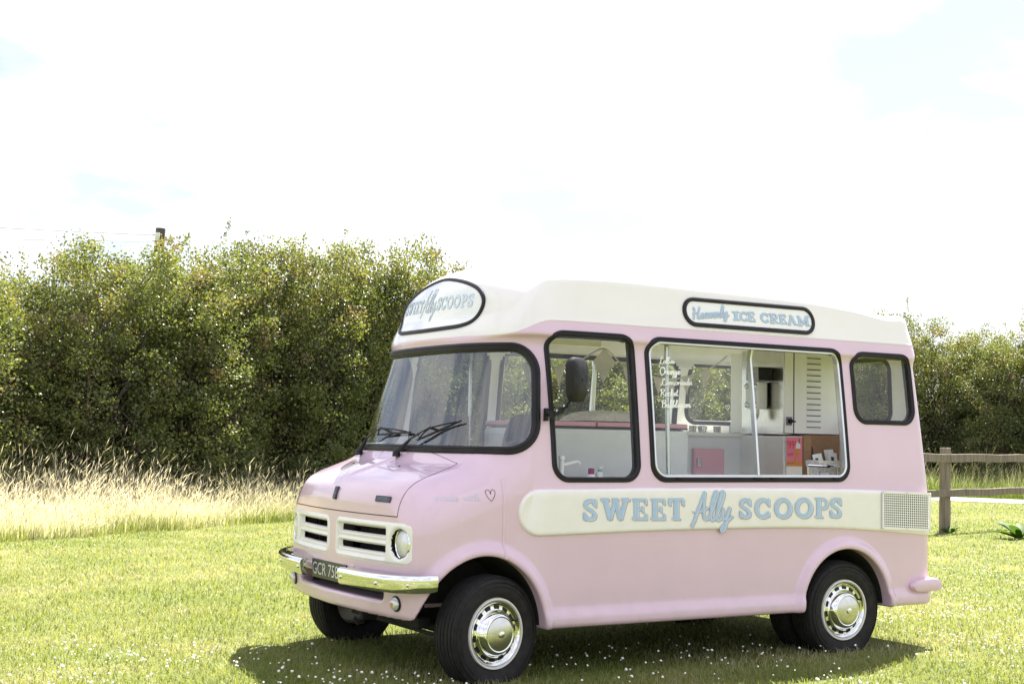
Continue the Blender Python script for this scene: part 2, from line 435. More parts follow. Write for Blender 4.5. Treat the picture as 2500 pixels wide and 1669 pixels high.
def surface_nets(f, lo, hi, h):
    n = np.ceil((np.array(hi)-np.array(lo))/h).astype(int)+1
    ax = [(lo[i]+h*np.arange(n[i])).astype(np.float32) for i in range(3)]
    val = np.empty(n, np.float32); ch = 24
    for i in range(0, n[0], ch):
        X = ax[0][i:i+ch][:, None, None]
        X, Y, Z = np.broadcast_arrays(X, ax[1][None, :, None], ax[2][None, None, :])
        val[i:i+ch] = f(X.ravel(), Y.ravel(), Z.ravel()).reshape(X.shape)
    ins = val < 0
    c = np.zeros(n-1, np.int8)
    for dx in (0, 1):
        for dy in (0, 1):
            for dz in (0, 1): c += ins[dx:n[0]-1+dx, dy:n[1]-1+dy, dz:n[2]-1+dz]
    act = np.argwhere((c > 0) & (c < 8))
    idx = np.full(n-1, -1, np.int32); idx[tuple(act.T)] = np.arange(len(act))
    cor = np.array([(a, b, d) for a in (0, 1) for b in (0, 1) for d in (0, 1)])
    vv = np.stack([val[tuple((act+q).T)] for q in cor], 1)
    P = np.zeros((len(act), 3)); W = np.zeros(len(act))
    for a in range(8):
        for b in range(a+1, 8):
            if np.abs(cor[a]-cor[b]).sum() != 1: continue
            s = (vv[:, a] < 0) != (vv[:, b] < 0)
            t = np.where(s, vv[:, a]/np.where(s, vv[:, a]-vv[:, b], 1), 0)
            P += np.where(s[:, None], cor[a]+t[:, None]*(cor[b]-cor[a]), 0); W += s
    P = (act+P/W[:, None])*h+np.array(lo)
    quads = []
    for axis in range(3):
        o1, o2 = [(1, 2), (2, 0), (0, 1)][axis]
        s0 = [slice(1, n[i]-1) for i in range(3)]; s0[axis] = slice(0, n[axis]-1)
        s1 = list(s0); s1[axis] = slice(1, n[axis])
        A, B = ins[tuple(s0)], ins[tuple(s1)]
        base = np.array([1, 1, 1]); base[axis] = 0
        for flip, mask in ((False, A & ~B), (True, ~A & B)):
            e = np.argwhere(mask)+base
            if not len(e): continue
            q = []
            for (da, db) in ((0, 0), (-1, 0), (-1, -1), (0, -1)):
                d = e.copy(); d[:, o1] += da; d[:, o2] += db; q.append(idx[tuple(d.T)])
            q = np.stack(q, 1)
            if flip: q = q[:, ::-1]
            quads.append(q)
    Q = np.concatenate(quads)
    for _ in range(2):
        g = grad(P, f); d = f(P[:, 0], P[:, 1], P[:, 2])
        st = d[:, None]*g/np.maximum((g*g).sum(1, keepdims=True), 0.2)
        l = np.linalg.norm(st, axis=1, keepdims=True)
        P = P-st*np.minimum(1, 0.5*h/np.maximum(l, 1e-9))
    return P, Q, unit(grad(P, f))

def march(o, d, f=None, tmax=14.0, n=700):
    """first hit of a ray with the coachwork (van frame)"""
    f = f or U
    o = np.asarray(o, float); d = np.asarray(d, float)
    t = np.linspace(0.0, tmax, n*3); P = o+t[:, None]*d
    v = f(P[:, 0], P[:, 1], P[:, 2]); i = np.argmax(v < 0)
    if v[i] >= 0: return None
    a, b = t[i-1], t[i]
    for _ in range(30):
        m = 0.5*(a+b); p = o+m*d
        if f(*[np.array([c]) for c in p])[0] < 0: b = m
        else: a = m
    return o+b*d
def pix(px, py): return march(CAM, ray(px, py))           # photograph pixel -> point on the coachwork
def project(P, D, dist=0.8, f=None):
    """vectorised: push points P along -D out by dist, then bisect back to the surface"""
    f = f or (lambda x, y, z: U(x, y, z, False))
    P = np.asarray(P, float); D = unit(np.broadcast_to(np.asarray(D, float), P.shape).copy())
    ts = np.linspace(-dist, dist, 161)
    lo = np.full(len(P), -dist); hi = np.full(len(P), dist); done = np.zeros(len(P), bool)
    prev = ts[0]
    for t in ts[1:]:
        q = P+t*D; ins = f(q[:, 0], q[:, 1], q[:, 2]) < 0
        new = ins & ~done
        lo[new] = prev; hi[new] = t; done |= new; prev = t
    for _ in range(22):
        m = 0.5*(lo+hi); q = P+m[:, None]*D; ins = f(q[:, 0], q[:, 1], q[:, 2]) < 0
        hi = np.where(ins, m, hi); lo = np.where(ins, lo, m)
    return P+hi[:, None]*D
Uw = lambda x, y, z: U(x, y, z, False)
def surf_n(P): return unit(grad(np.asarray(P, float), Uw))
def side_pts(xz, side=-1):
    """outline in (x,z) laid on the near (-1) or far (+1) flank"""
    xz = np.asarray(xz, float)
    P = np.stack([xz[:, 0], np.full(len(xz), YM+side*0.9), xz[:, 1]], 1)
    return project(P, (0, -side, 0), 0.45)
FC = 0.75                                                  # polar centre of the cab front
def front_pts(tz):
    """outline in (theta, z) laid on the cab front, theta > 0 towards the serving side"""
    tz = np.asarray(tz, float)
    D = np.stack([np.cos(tz[:, 0]), np.sin(tz[:, 0]), 0*tz[:, 0]], 1)      # pointing inwards
    P = np.stack([FC-0.8*np.cos(tz[:, 0]), YM-0.8*np.sin(tz[:, 0]), tz[:, 1]], 1)
    return project(P, D, 0.62)
def sweep(P, N, prof, closed=True):
    """profile (a along binormal, b along normal) swept round a path; returns verts, quads"""
    P = np.asarray(P, float); n = len(P); k = len(prof)
    T = np.roll(P, -1, 0)-np.roll(P, 1, 0)
    if not closed: T[0] = P[1]-P[0]; T[-1] = P[-1]-P[-2]
    T = unit(T); N = unit(N-T*(N*T).sum(1, keepdims=True)); B = np.cross(T, N)
    V = np.concatenate([P+a*B+b*N for a, b in prof]).reshape(k, n, 3).transpose(1, 0, 2).reshape(-1, 3)
    Q = []
    for i in range(n if closed else n-1):
        j = (i+1) % n
        for q in range(k): Q.append((i*k+q, i*k+(q+1) % k, j*k+(q+1) % k, j*k+q))
    if not closed: Q.append(tuple(range(k-1, -1, -1))); Q.append(tuple((n-1)*k+q for q in range(k)))
    return V, Q
GASK = [(-.016, -.044), (-.016, .005), (-.011, .011), (-.004, .0125), (-.0015, .009), (.0015, .009), (.004, .0125), (.011, .011), (.016, .005), (.016, -.044)]
def gasket(name, P, parent, mat='rubber', scale=1.0, prof=GASK):
    b = MB(); V, Q = sweep(P, surf_n(P), [(x*scale, y*scale if y > 0 else y) for x, y in prof]); b.add(V, Q, 0, True)
    return b.build(name, mat, parent)
# ------------------------------------------------------------------ lettering (strokes turned into thin ribbons)
def arcpts(cx, cy, rx, ry, a0, a1, n=20):
    return [(cx+rx*math.cos(math.radians(a0+(a1-a0)*i/n)), cy+ry*math.sin(math.radians(a0+(a1-a0)*i/n))) for i in range(n+1)]
_S = [(w_, catmull(p, 7).tolist()) for w_, p in [(.19, [(.84, .70), (.74, .86), (.48, .91), (.20, .82), (.17, .66), (.34, .55), (.62, .46), (.82, .33), (.78, .15), (.50, .085), (.22, .14), (.13, .30)])]]
SLAB = {
 'S': _S+[(.13, [(.88, .62), (.88, .97)]), (.13, [(.10, .03), (.10, .38)])],
 'W': [(.17, [(.12, .95), (.31, .03)]), (.14, [(.31, .05), (.50, .93)]), (.17, [(.50, .93), (.69, .03)]), (.14, [(.69, .05), (.88, .95)]),
       (.12, [(-.02, .94), (.27, .94)]), (.12, [(.39, .94), (.61, .94)]), (.12, [(.73, .94), (1.02, .94)])],
 'E': [(.24, [(.26, .02), (.26, .98)]), (.13, [(.0, .935), (.95, .935)]), (.13, [(.0, .065), (.97, .065)]), (.12, [(.3, .5), (.70, .5)]),
       (.11, [(.90, .98), (.90, .70)]), (.11, [(.92, .02), (.92, .30)]), (.10, [(.68, .36), (.68, .64)])],
 'T': [(.24, [(.5, .02), (.5, .98)]), (.13, [(.0, .935), (1., .935)]), (.12, [(.06, .98), (.06, .66)]), (.12, [(.94, .98), (.94, .66)]), (.12, [(.24, .06), (.76, .06)])],
 'C': [(.19, arcpts(.53, .5, .43, .41, 40, 320, 28)), (.12, [(.90, .60), (.90, .96)]), (.12, [(.90, .10), (.90, .34)])],
 'O': [(.19, arcpts(.5, .5, .41, .41, 0, 360, 36))],
 'P': [(.22, [(.28, .02), (.28, .98)]), (.12, [(.0, .94), (.5, .94)]), (.12, [(.02, .06), (.56, .06)]), (.15, [(.3, .915), (.58, .915), (.74, .89), (.86, .80), (.88, .69), (.84, .57), (.72, .49), (.56, .47), (.3, .47)])],
 'I': [(.36, [(.5, .02), (.5, .98)]), (.13, [(.0, .94), (1, .94)]), (.13, [(.0, .06), (1, .06)])],
 'R': [(.22, [(.28, .02), (.28, .98)]), (.12, [(.0, .94), (.5, .94)]), (.12, [(.02, .06), (.50, .06)]), (.15, [(.3, .915), (.58, .915), (.74, .89), (.84, .80), (.86, .70), (.82, .59), (.70, .51), (.56, .49), (.3, .49)]),
       (.17, [(.52, .48), (.82, .06)]), (.12, [(.72, .06), (1.0, .06)])],
 'A': [(.13, [(.16, .05), (.46, .95)]), (.20, [(.50, .95), (.83, .05)]), (.11, [(.3, .34), (.70, .34)]), (.12, [(-.02, .06), (.32, .06)]), (.12, [(.62, .06), (1.02, .06)]), (.12, [(.28, .94), (.5, .94)])],
 'M': [(.16, [(.16, .03), (.16, .97)]), (.16, [(.16, .95), (.50, .20)]), (.13, [(.50, .20), (.84, .95)]), (.18, [(.84, .03), (.84, .97)]),
       (.12, [(-.02, .06), (.34, .06)]), (.12, [(.66, .06), (1.04, .06)]), (.12, [(-.02, .94), (.2, .94)]), (.12, [(.82, .94), (1.04, .94)])],
}
SCRIPT = {  # advance, strokes (x, y) with x-height 0.45 and capitals 1.0
 'A': (.62, [[(-.05, -.18), (.04, .02), (.18, .45), (.36, .98)], [(.36, .98), (.37, .55), (.42, .15), (.52, .04), (.64, .16)], [(-.06, .30), (.14, .30), (.36, .36), (.56, .46)]]),
 'H': (.70, [[(.0, .86), (.12, .98), (.14, .7), (.06, .2), (.0, -.02)], [(.62, 1.0), (.50, .6), (.42, .2), (.44, .02), (.58, .06), (.68, .2)], [(-.04, .42), (.2, .5), (.5, .52)]]),
 'l': (.27, [[(.0, .10), (.12, .35), (.26, .80), (.27, .98), (.20, 1.0), (.12, .75), (.07, .3), (.10, .05), (.18, .03), (.28, .14)]]),
 'y': (.44, [[(.0, .40), (.04, .42), (.04, .20), (.10, .06), (.20, .12), (.30, .42)], [(.32, .45), (.26, .10), (.18, -.28), (.08, -.36), (.05, -.24), (.20, -.06), (.46, .16)]]),
 'e': (.33, [[(.0, .16), (.14, .20), (.27, .32), (.24, .44), (.12, .42), (.05, .22), (.08, .05), (.18, .02), (.34, .16)]]),
 'a': (.40, [[(.30, .40), (.18, .45), (.06, .30), (.04, .10), (.12, .03), (.24, .18), (.31, .42)], [(.31, .42), (.28, .16), (.32, .04), (.42, .16)]]),
 'v': (.38, [[(.0, .34), (.08, .44), (.10, .22), (.14, .03), (.22, .14), (.30, .44)], [(.30, .44), (.33, .38), (.40, .38)]]),
 'n': (.42, [[(.0, .34), (.07, .44), (.06, .2), (.04, .02)], [(.06, .2), (.18, .40), (.27, .42), (.27, .2), (.28, .05), (.34, .03), (.44, .16)]]),
 'm': (.60, [[(.0, .34), (.07, .44), (.06, .2), (.04, .02)], [(.06, .2), (.16, .42), (.24, .38), (.23, .02)], [(.24, .2), (.34, .42), (.43, .40), (.43, .1), (.48, .03), (.6, .16)]]),
 'o': (.36, [[(.22, .44), (.08, .38), (.03, .18), (.10, .03), (.22, .06), (.30, .24), (.26, .42), (.20, .44), (.24, .36), (.38, .38)]]),
 'i': (.22, [[(.0, .2), (.08, .44), (.06, .15), (.10, .03), (.22, .15)], [(.10, .64), (.115, .66)]]),
 's': (.32, [[(.0, .10), (.12, .28), (.20, .46), (.20, .36), (.26, .18), (.20, .04), (.08, .03), (.05, .1)]]),
 'r': (.33, [[(.0, .2), (.06, .46), (.12, .40), (.24, .42), (.22, .15), (.26, .03), (.34, .14)]]),
 'g': (.38, [[(.28, .40), (.16, .45), (.05, .30), (.05, .10), (.14, .05), (.28, .40)], [(.28, .40), (.24, .0), (.16, -.34), (.05, -.34), (.08, -.18), (.38, .14)]]),
 'd': (.40, [[(.28, .40), (.16, .45), (.05, .30), (.05, .08), (.14, .03), (.28, .36), (.36, .98)], [(.36, .98), (.30, .3), (.30, .06), (.36, .04), (.42, .15)]]),
 'b': (.36, [[(.0, .1), (.14, .55), (.22, .95), (.14, .96), (.08, .55), (.06, .06), (.16, .03), (.28, .18), (.24, .36), (.14, .32), (.24, .28), (.38, .34)]]),
 'u': (.42, [[(.0, .30), (.06, .44), (.05, .15), (.12, .03), (.22, .12), (.30, .44)], [(.30, .44), (.28, .12), (.33, .03), (.44, .16)]]),
 'c': (.32, [[(.26, .36), (.18, .45), (.06, .34), (.04, .12), (.12, .02), (.22, .05), (.34, .18)]]),
 'k': (.38, [[(.0, .1), (.16, .6), (.22, .95), (.14, .96), (.08, .5), (.04, .02)], [(.06, .2), (.22, .44), (.24, .32), (.10, .24), (.22, .04), (.38, .14)]]),
 't': (.28, [[(.18, .85), (.10, .4), (.06, .1), (.12, .03), (.26, .15)], [(-.02, .58), (.28, .62)]]),
 'w': (.52, [[(.0, .34), (.06, .44), (.06, .14), (.14, .03), (.24, .36), (.24, .12), (.32, .03), (.42, .20), (.44, .44)], [(.44, .44), (.46, .38), (.54, .38)]]),
 'h': (.40, [[(.0, .1), (.16, .6), (.22, .95), (.14, .96), (.08, .5), (.04, .02)], [(.05, .18), (.18, .42), (.26, .40), (.26, .12), (.30, .03), (.42, .15)]]),
 'L': (.62, [[(.44, .80), (.42, .98), (.28, .92), (.24, .55), (.16, .08), (.04, .03), (.08, .14), (.26, .08), (.44, .0), (.60, .12)]]),
 'O': (.66, [[(.36, .98), (.14, .86), (.02, .5), (.10, .1), (.32, .0), (.54, .22), (.58, .62), (.46, .92), (.30, .96), (.34, .8), (.62, .84)]]),
 'R': (.60, [[(.14, .86), (.10, .4), (.04, .0)], [(-.02, .74), (.16, .96), (.44, .94), (.46, .68), (.28, .52), (.14, .48)], [(.24, .50), (.38, .18), (.50, .02), (.62, .14)]]),
 'B': (.58, [[(.14, .86), (.10, .4), (.06, .02)], [(-.02, .74), (.16, .96), (.42, .94), (.42, .68), (.2, .54), (.42, .50), (.46, .20), (.28, .02), (.04, .04)]]),
}
def ribbon(P, w, cap=True):
    P = np.asarray(P, float); n = len(P); w = np.broadcast_to(np.asarray(w, float), (n,))
    T = np.gradient(P, axis=0); T = T/np.maximum(np.linalg.norm(T, axis=1, keepdims=True), 1e-9)
    N = np.stack([-T[:, 1], T[:, 0]], 1); Lf = P+N*w[:, None]/2; Rt = P-N*w[:, None]/2
    polys = [[Lf[i], Rt[i], Rt[i+1], Lf[i+1]] for i in range(n-1)]
    if cap:
        for i, s in ((0, -1), (n-1, 1)):
            a0 = math.atan2(N[i, 1], N[i, 0]); pts = []
            for k in range(7):
                a = a0-s*math.pi*k/6; pts.append(P[i]+np.array([math.cos(a), math.sin(a)])*w[i]/2)
            polys.append(pts)
    return polys
def slab_polys(ch, x0, x1, y0, y1, bold=0.0):
    """each stroke of a slab letter in the box, as a list of polygons per stroke"""
    out = []; W_, H_ = x1-x0, y1-y0
    for w, pts in SLAB[ch]:
        P = np.array([(x0+u*W_, y0+q*H_) for u, q in pts])
        if len(P) == 2: P = np.array([P[0]+(P[1]-P[0])*t for t in (0, .5, 1)])
        ws = w*(abs(W_)+abs(H_))*0.5+bold
        out.append(ribbon(P, ws, False))
    return out
def script_polys(word, x0, x1, y0, y1, pen=0.07, bold=0.0, slant=0.0):
    adv = sum(SCRIPT[c][0] for c in word); out = []; x = 0.0; W_, H_ = x1-x0, y1-y0
    for c in word:
        a, strokes = SCRIPT[c]
        for s in strokes:
            P = catmull(s, 7)
            P = np.stack([x0+(x+P[:, 0]+slant*P[:, 1])/adv*W_, y0+P[:, 1]*H_], 1)
            T = np.gradient(P, axis=0); T /= np.maximum(np.linalg.norm(T, axis=1, keepdims=True), 1e-9)
            down = np.abs(T[:, 1]); w = abs(H_)*pen*(0.62+0.55*down)+bold
            out.append(ribbon(P, w))
        x += a
    return out
def lettering(name, layers, mapf, parent, lift=0.0010, step=0.00010):
    """layers: list of (material, [stroke polys...], dx, dy); mapf((n,2)) -> points, normals"""
    b = MB(); mats = []; lay_i = 0
    for mat, strokes, dx, dy in layers:
        mi = len(mats); mats.append(mat)
        for si, st in enumerate(strokes):
            off = lift+(lay_i*11+si % 10)*step
            allp = np.concatenate([np.array(p) for p in st])+np.array([dx, dy])
            P, N = mapf(allp); P = P+N*off; i = 0
            F_ = []; rmp = []
            for k_, p in enumerate(st): F_.append(tuple(range(i, i+len(p)))); i += len(p); rmp += [k_*1.6e-5]*len(p)
            P = P+N*np.array(rmp)[:, None]
            b.add(P, F_, mi, False)
        lay_i += 1
    me = bpy.data.meshes.new(name); me.from_pydata(b.v, [], b.f); me.update()
    me.polygons.foreach_set('material_index', b.m)
    return link(name, me, mats, parent)
def plane_map(y):
    """pixel (photograph) -> plane Y = y, facing the serving side"""
    def f(p):
        d = np.array([_fw*F_PX+_R*(a-1250.0)-_U*(b-834.5) for a, b in p]); t = (y-CAM[1])/d[:, 1]
        return CAM+d*t[:, None], np.tile([0, -1.0, 0], (len(p), 1))
    return f
def text_mesh(body, size=1.0):
    c = bpy.data.curves.new('lettering', 'FONT'); c.body = body; c.size = size; c.resolution_u = 3
    o = bpy.data.objects.new('lettering', c); COL.objects.link(o)
    me = bpy.data.meshes.new_from_object(o.evaluated_get(bpy.context.evaluated_depsgraph_get()))
    V = np.array([v.co for v in me.vertices]); F_ = [tuple(p.vertices) for p in me.polygons]
    bpy.data.objects.remove(o); bpy.data.curves.remove(c); bpy.data.meshes.remove(me)
    return V, F_
def fit_text(name, body, o, ux, uz, w, h, mat, parent):
    """flat text in the box spanned by w*ux, h*uz from corner o"""
    V, F_ = text_mesh(body); a = V[:, 0]; c = V[:, 1]
    a = (a-a.min())/(a.max()-a.min())*w; c = (c-c.min())/(c.max()-c.min())*h
    P = np.asarray(o)+a[:, None]*np.asarray(ux)+c[:, None]*np.asarray(uz)
    me = bpy.data.meshes.new(name); me.from_pydata([tuple(p) for p in P], [], F_); me.update()
    return link(name, me, mat, parent)

# ------------------------------------------------------------------ the ice cream van
van = empty('ice_cream_van', (0, 0, -G))
tag(van, 'vintage pink and cream ice cream van parked on the lawn', 'van')
WIN = {'door': (.384, 1.016, 1.171, 2.066, .105), 'serve': (1.090, 2.737, 1.171, 2.064, .105), 'rear': (2.810, 3.393, 1.559, 2.055, .105)}
INS = 0.016
def win_sdf(x, z, w): x0, x1, z0, z1, r = WIN[w]; return rr_sdf(x, z, x0, x1, z0, z1, r)+INS
SCR = (-1.135, 1.135, 1.337, 1.974, .165)                          # windscreen in (theta, z)
def scr_sdf(th, z): return rr_sdf(th, z, *SCR)+INS
REARW = (-.68, .68, 1.56, 2.05, .1)
def zline(x): return 2.030+0.097*sstep(0.14, 0.44, x)
def openings(C):
    x, y, z = C.T; v = np.abs(y-YM)
    side = (v > 0.6) & (x > 0.3) & ((win_sdf(x, z, 'door') < 0) | (win_sdf(x, z, 'serve') < 0) | (win_sdf(x, z, 'rear') < 0))
    th = np.arctan2(v, FC-x)
    scr = (x < 0.42) & (scr_sdf(th, z) < 0) & (z > 1.3)
    rw = (x > 3.3) & (rr_sdf(v, z, *REARW)+INS < 0)
    return side | scr | rw
def submesh(P, Q, N, mask, name, mats, parent, flip=False):
    q = Q[mask]; used = np.unique(q); mp = np.full(len(P), -1, np.int64); mp[used] = np.arange(len(used)); q = mp[q]
    if flip: q = q[:, ::-1]
    return link(name, npmesh(name, P[used], q, True, (-N if flip else N)[used]), mats, parent)
P, Q, N = surface_nets(U, (-.66, -.062, .30), (3.6, 2.056, 2.66), 0.012)
C = P[Q].mean(1); cx, cy, cz = C.T; cv = np.abs(cy-YM)
keep = ~openings(C)
keep &= ~((cx < -.3) & (rr_sdf(cv, cz, .05, .892, .708, .934, .05)+0.010 < 0))
isroof = cz > zline(cx)
isbon = (cv < .75) & (cx < -.115) & (cz > .972) & (cx > -.7)
well = (Uw(C[:, 0], C[:, 1], C[:, 2]) < -0.02)
under = (cz < 0.6) & (N[Q].mean(1)[:, 2] < -0.7) & (cv < .9)
dark = (well & (cv < .955)) | under
body = submesh(P, Q, N, keep & ~isroof & ~isbon & ~dark, 'body', 'paint', van); body['label'] = 'glossy pastel pink coachwork'
roof = submesh(P, Q, N, keep & isroof, 'roof', 'paint', van); roof['label'] = 'cream domed roof with raised side wings'
bonnet = submesh(P, Q, N, keep & isbon, 'bonnet', 'paint', van)
submesh(P, Q, N, keep & dark, 'underbody', 'dark', van)
# interior lining
def LIN(x, y, z):
    d = np.maximum(U(x, y, z)+0.038, 0.62-z)
    return np.maximum(d, np.where(z < 1.30, 0.06-x, -1.0))
P, Q, N = surface_nets(LIN, (-.2, 0.0, .55), (3.55, 2.0, 2.62), 0.022)
C = P[Q].mean(1)
submesh(P, Q, N, ~openings(C), 'interior_lining', 'lining', van, flip=True)

# window rubbers, glass and frames
def inset_outline(w, d):
    x0, x1, z0, z1, r = WIN[w]; return rrect(x0+d, x1-d, z0+d, z1-d, max(r-d*0.6, 0.02))
def ring_fill(outline, center, mapf, rings=7, off=0.0):
    """disc-like patch: outline shrunk towards its centre, laid on a surface"""
    O = np.asarray(outline, float); n = len(O); c = np.asarray(center, float)
    uv = np.concatenate([c+(O-c)*s for s in np.linspace(1, 0.02, rings)])
    Pp = mapf(uv); Nn = surf_n(Pp); Pp = Pp+Nn*off
    q = [(i*n+k, i*n+(k+1) % n, (i+1)*n+(k+1) % n, (i+1)*n+k) for i in range(rings-1) for k in range(n)]
    return Pp, q, Nn
def pane(name, outline, mapf, off, mat, parent):
    O = np.asarray(outline); c = O.mean(0); Pp, q, Nn = ring_fill(O, c, mapf, 9, off)
    q = np.array(q); gn = np.cross(Pp[q[:, 1]]-Pp[q[:, 0]], Pp[q[:, 2]]-Pp[q[:, 0]])
    if (gn*Nn[q[:, 0]]).sum() < 0: q = q[:, ::-1]
    me = npmesh(name, Pp, q, True, Nn)
    return link(name, me, mat, parent)
for side in (-1, 1):
    mp = lambda xz, s=side: side_pts(xz, s)
    for w in ('door', 'serve', 'rear'):
        g = gasket('window_seal', mp(inset_outline(w, INS)), van)
        if w != 'serve':
            pane('window_pane', inset_outline(w, INS), mp, -0.008, 'glass', g)
        else:
            Pp = mp(inset_outline(w, 0.036)); bb = MB()
            V, F_ = sweep(Pp, surf_n(Pp), [(-.008, -.03), (-.008, .006), (-.004, .010), (.004, .010), (.008, .006), (.008, -.03)]); bb.add(V, F_, 0, True)
            xm = 1.938
            zz = np.linspace(1.205, 2.028, 14); Pm = mp(np.stack([np.full(14, xm), zz], 1))
            V, F_ = sweep(Pm, surf_n(Pm), [(-.0075, -.03), (-.0075, .004), (.0075, .004), (.0075, -.03)], False); bb.add(V, F_, 0, False)
            xx = np.linspace(1.15, 2.68, 20); Pm = mp(np.stack([xx, np.full(20, 1.213)], 1))
            V, F_ = sweep(Pm, surf_n(Pm), [(-.006, -.032), (-.006, -.002), (.006, -.002), (.006, -.032)], False); bb.add(V, F_, 0, False)
            fr = bb.build('sliding_window_frame', 'alu', van)
            pane('sliding_pane', rrect(1.128, 1.938, 1.21, 2.026, .06), mp, -0.010, 'glass', fr)
            pane('sliding_pane', rrect(1.20, 2.020, 1.212, 2.022, .06), mp, -0.026, 'glass', fr)
            if side == 1: pane('sliding_pane', rrect(2.0, 2.70, 1.212, 2.022, .06), mp, -0.012, 'glass', fr)
            for xk in (1.30, 1.92, 2.06, 2.60):
                bb = MB(); q = mp(np.array([[xk, 1.196]]))[0]; bb.box((q[0], q[1]+side*0.012, q[2]), (.055, .02, .008)); bb.build('drain_slot', 'black', fr)
# windscreen
def th_outline(d):
    t0, t1, z0, z1, r = SCR; return rrect(t0+d, t1-d, z0+d, z1-d, r-d*0.5, 10)
GAS2 = [(-.024, -.05), (-.024, .006), (-.018, .013), (-.008, .016), (-.002, .011), (.003, .011), (.008, .016), (.018, .013), (.024, .006), (.024, -.05)]
Pw = front_pts(th_outline(0.012)); gsk = gasket('windscreen_seal', Pw, van, prof=GAS2)
o_ = th_outline(0.012); tt = np.linspace(-1, 1, 61); zz = np.linspace(0, 1, 21)
# glass as rows so that the bend round the corners stays smooth
rows = []
z0, z1 = SCR[2]+.012, SCR[3]-.012
for a in zz:
    z = z0+(z1-z0)*a; lim = 0.0
    ts = np.linspace(0.3, SCR[1]-.010, 300); ok = rr_sdf(ts, np.full(300, z), *SCR) < -0.010
    lim = ts[ok].max() if ok.any() else 0.9
    rows.append(np.stack([lim*tt, np.full(61, z)], 1))
uv = np.concatenate(rows); Pg = front_pts(uv); Ng = surf_n(Pg); Pg = Pg-Ng*0.012
qs = [(i*61+k, i*61+k+1, (i+1)*61+k+1, (i+1)*61+k) for i in range(20) for k in range(60)]
qs = np.array(qs)
if (np.cross(Pg[qs[:, 1]]-Pg[qs[:, 0]], Pg[qs[:, 2]]-Pg[qs[:, 0]])*Ng[qs[:, 0]]).sum() < 0: qs = qs[:, ::-1]
link('windscreen', npmesh('windscreen', Pg, qs, True, Ng), 'screen', van)
# rear window
O = rrect(*[REARW[0]+INS+YM, REARW[1]-INS+YM, REARW[2]+INS, REARW[3]-INS], .09)
def rear_pts(yz):
    yz = np.asarray(yz); return project(np.stack([np.full(len(yz), 3.55), yz[:, 0], yz[:, 1]], 1), (-1, 0, 0), 0.3)
Pr = rear_pts(O); g = gasket('rear_window_seal', Pr, van)
pane('rear_window_pane', O, rear_pts, -0.008, 'glass', g)

# name boards on the roof
sg = catmull([(0.0, 2.421), (.26, 2.405), (.50, 2.372), (.66, 2.325), (.735, 2.26), (.725, 2.19), (.66, 2.125), (.55, 2.098), (.36, 2.090), (0, 2.086),
              (-.36, 2.090), (-.55, 2.098), (-.66, 2.125), (-.725, 2.19), (-.735, 2.26), (-.66, 2.325), (-.50, 2.372), (-.26, 2.405)], 8, True)
board = pane('name_board', sg, front_pts, 0.004, 'sign', van)
gasket('name_board_seal', front_pts(sg), board, prof=[(-.013, -.006), (-.012, .009), (-.005, .013), (.005, .013), (.012, .009), (.013, -.006)])
sg2 = rrect(1.412, 2.520, 2.146, 2.334, .093, 10)
board2 = pane('name_board', sg2*0.975+np.array([1.966*.025, 2.24*.025]), lambda q: side_pts(q, -1), 0.004, 'sign', van)
gasket('name_board_seal', side_pts(inset := rrect(1.424, 2.508, 2.158, 2.322, .081, 10), -1), board2, prof=[(-.014, -.006), (-.013, .010), (-.005, .014), (.005, .014), (.013, .010), (.014, -.006)])

# cream waist band with its louvred vent
zbt = hermite([.1, .271, .8, 1.555, 2.1, 2.637, 3.05, 3.5], [1.132, 1.134, 1.139, 1.141, 1.138, 1.129, 1.116, 1.096])
zbb = hermite([.1, .277, .8, 1.558, 2.1, 2.637, 3.05, 3.5], [.865, .865, .874, .880, .878, .864, .838, .800])
def band(side):
    x0, x1, nx, nz = .158, 3.482, 260, 22
    s = np.linspace(0, 1, nx); xs = x0+(x1-x0)*np.where(s < .15, (s/.15)**2*.05, .05+(s-.15)/.85*.95)
    P_ = []
    for x in xs:
        t, b = float(zbt(x)), float(zbb(x)); r = (t-b)/2; m = (t+b)/2
        if x < x0+r: r2 = math.sqrt(max(r*r-(x0+r-x)**2, 0)); t, b = m+r2, m-r2
        if x > x1-.03: k = (x-(x1-.03))/.03; sh = .03*(1-math.sqrt(max(0, 1-k*k))); t -= sh; b += sh
        for j in range(nz): P_.append((x, b+(t-b)*(0.5-0.5*math.cos(math.pi*j/(nz-1)))))
    uv = np.array(P_); base = side_pts(uv, side)
    x, z = uv.T; t = zbt(x); b = zbb(x); r = (t-b)/2; m = (t+b)/2
    dl = np.where(x < x0+r, r-np.hypot(x-(x0+r), z-m), np.minimum(np.minimum(t-z, z-b), 1))
    d = np.minimum(dl, np.minimum(x1-x, 1)); k = np.clip(d/0.016, 0, 1)
    off = 0.020*np.sqrt(np.maximum(1-(1-k)**2, 0))-0.002
    base[:, 1] += side*off
    q = [(i*nz+j, i*nz+j+1, (i+1)*nz+j+1, (i+1)*nz+j) for i in range(nx-1) for j in range(nz-1)]
    q = np.array(q)
    if side < 0: q = q[:, ::-1]
    return link('waist_band', npmesh('waist_band', base, q, True), 'cream', van)
wb = band(-1); band(1)
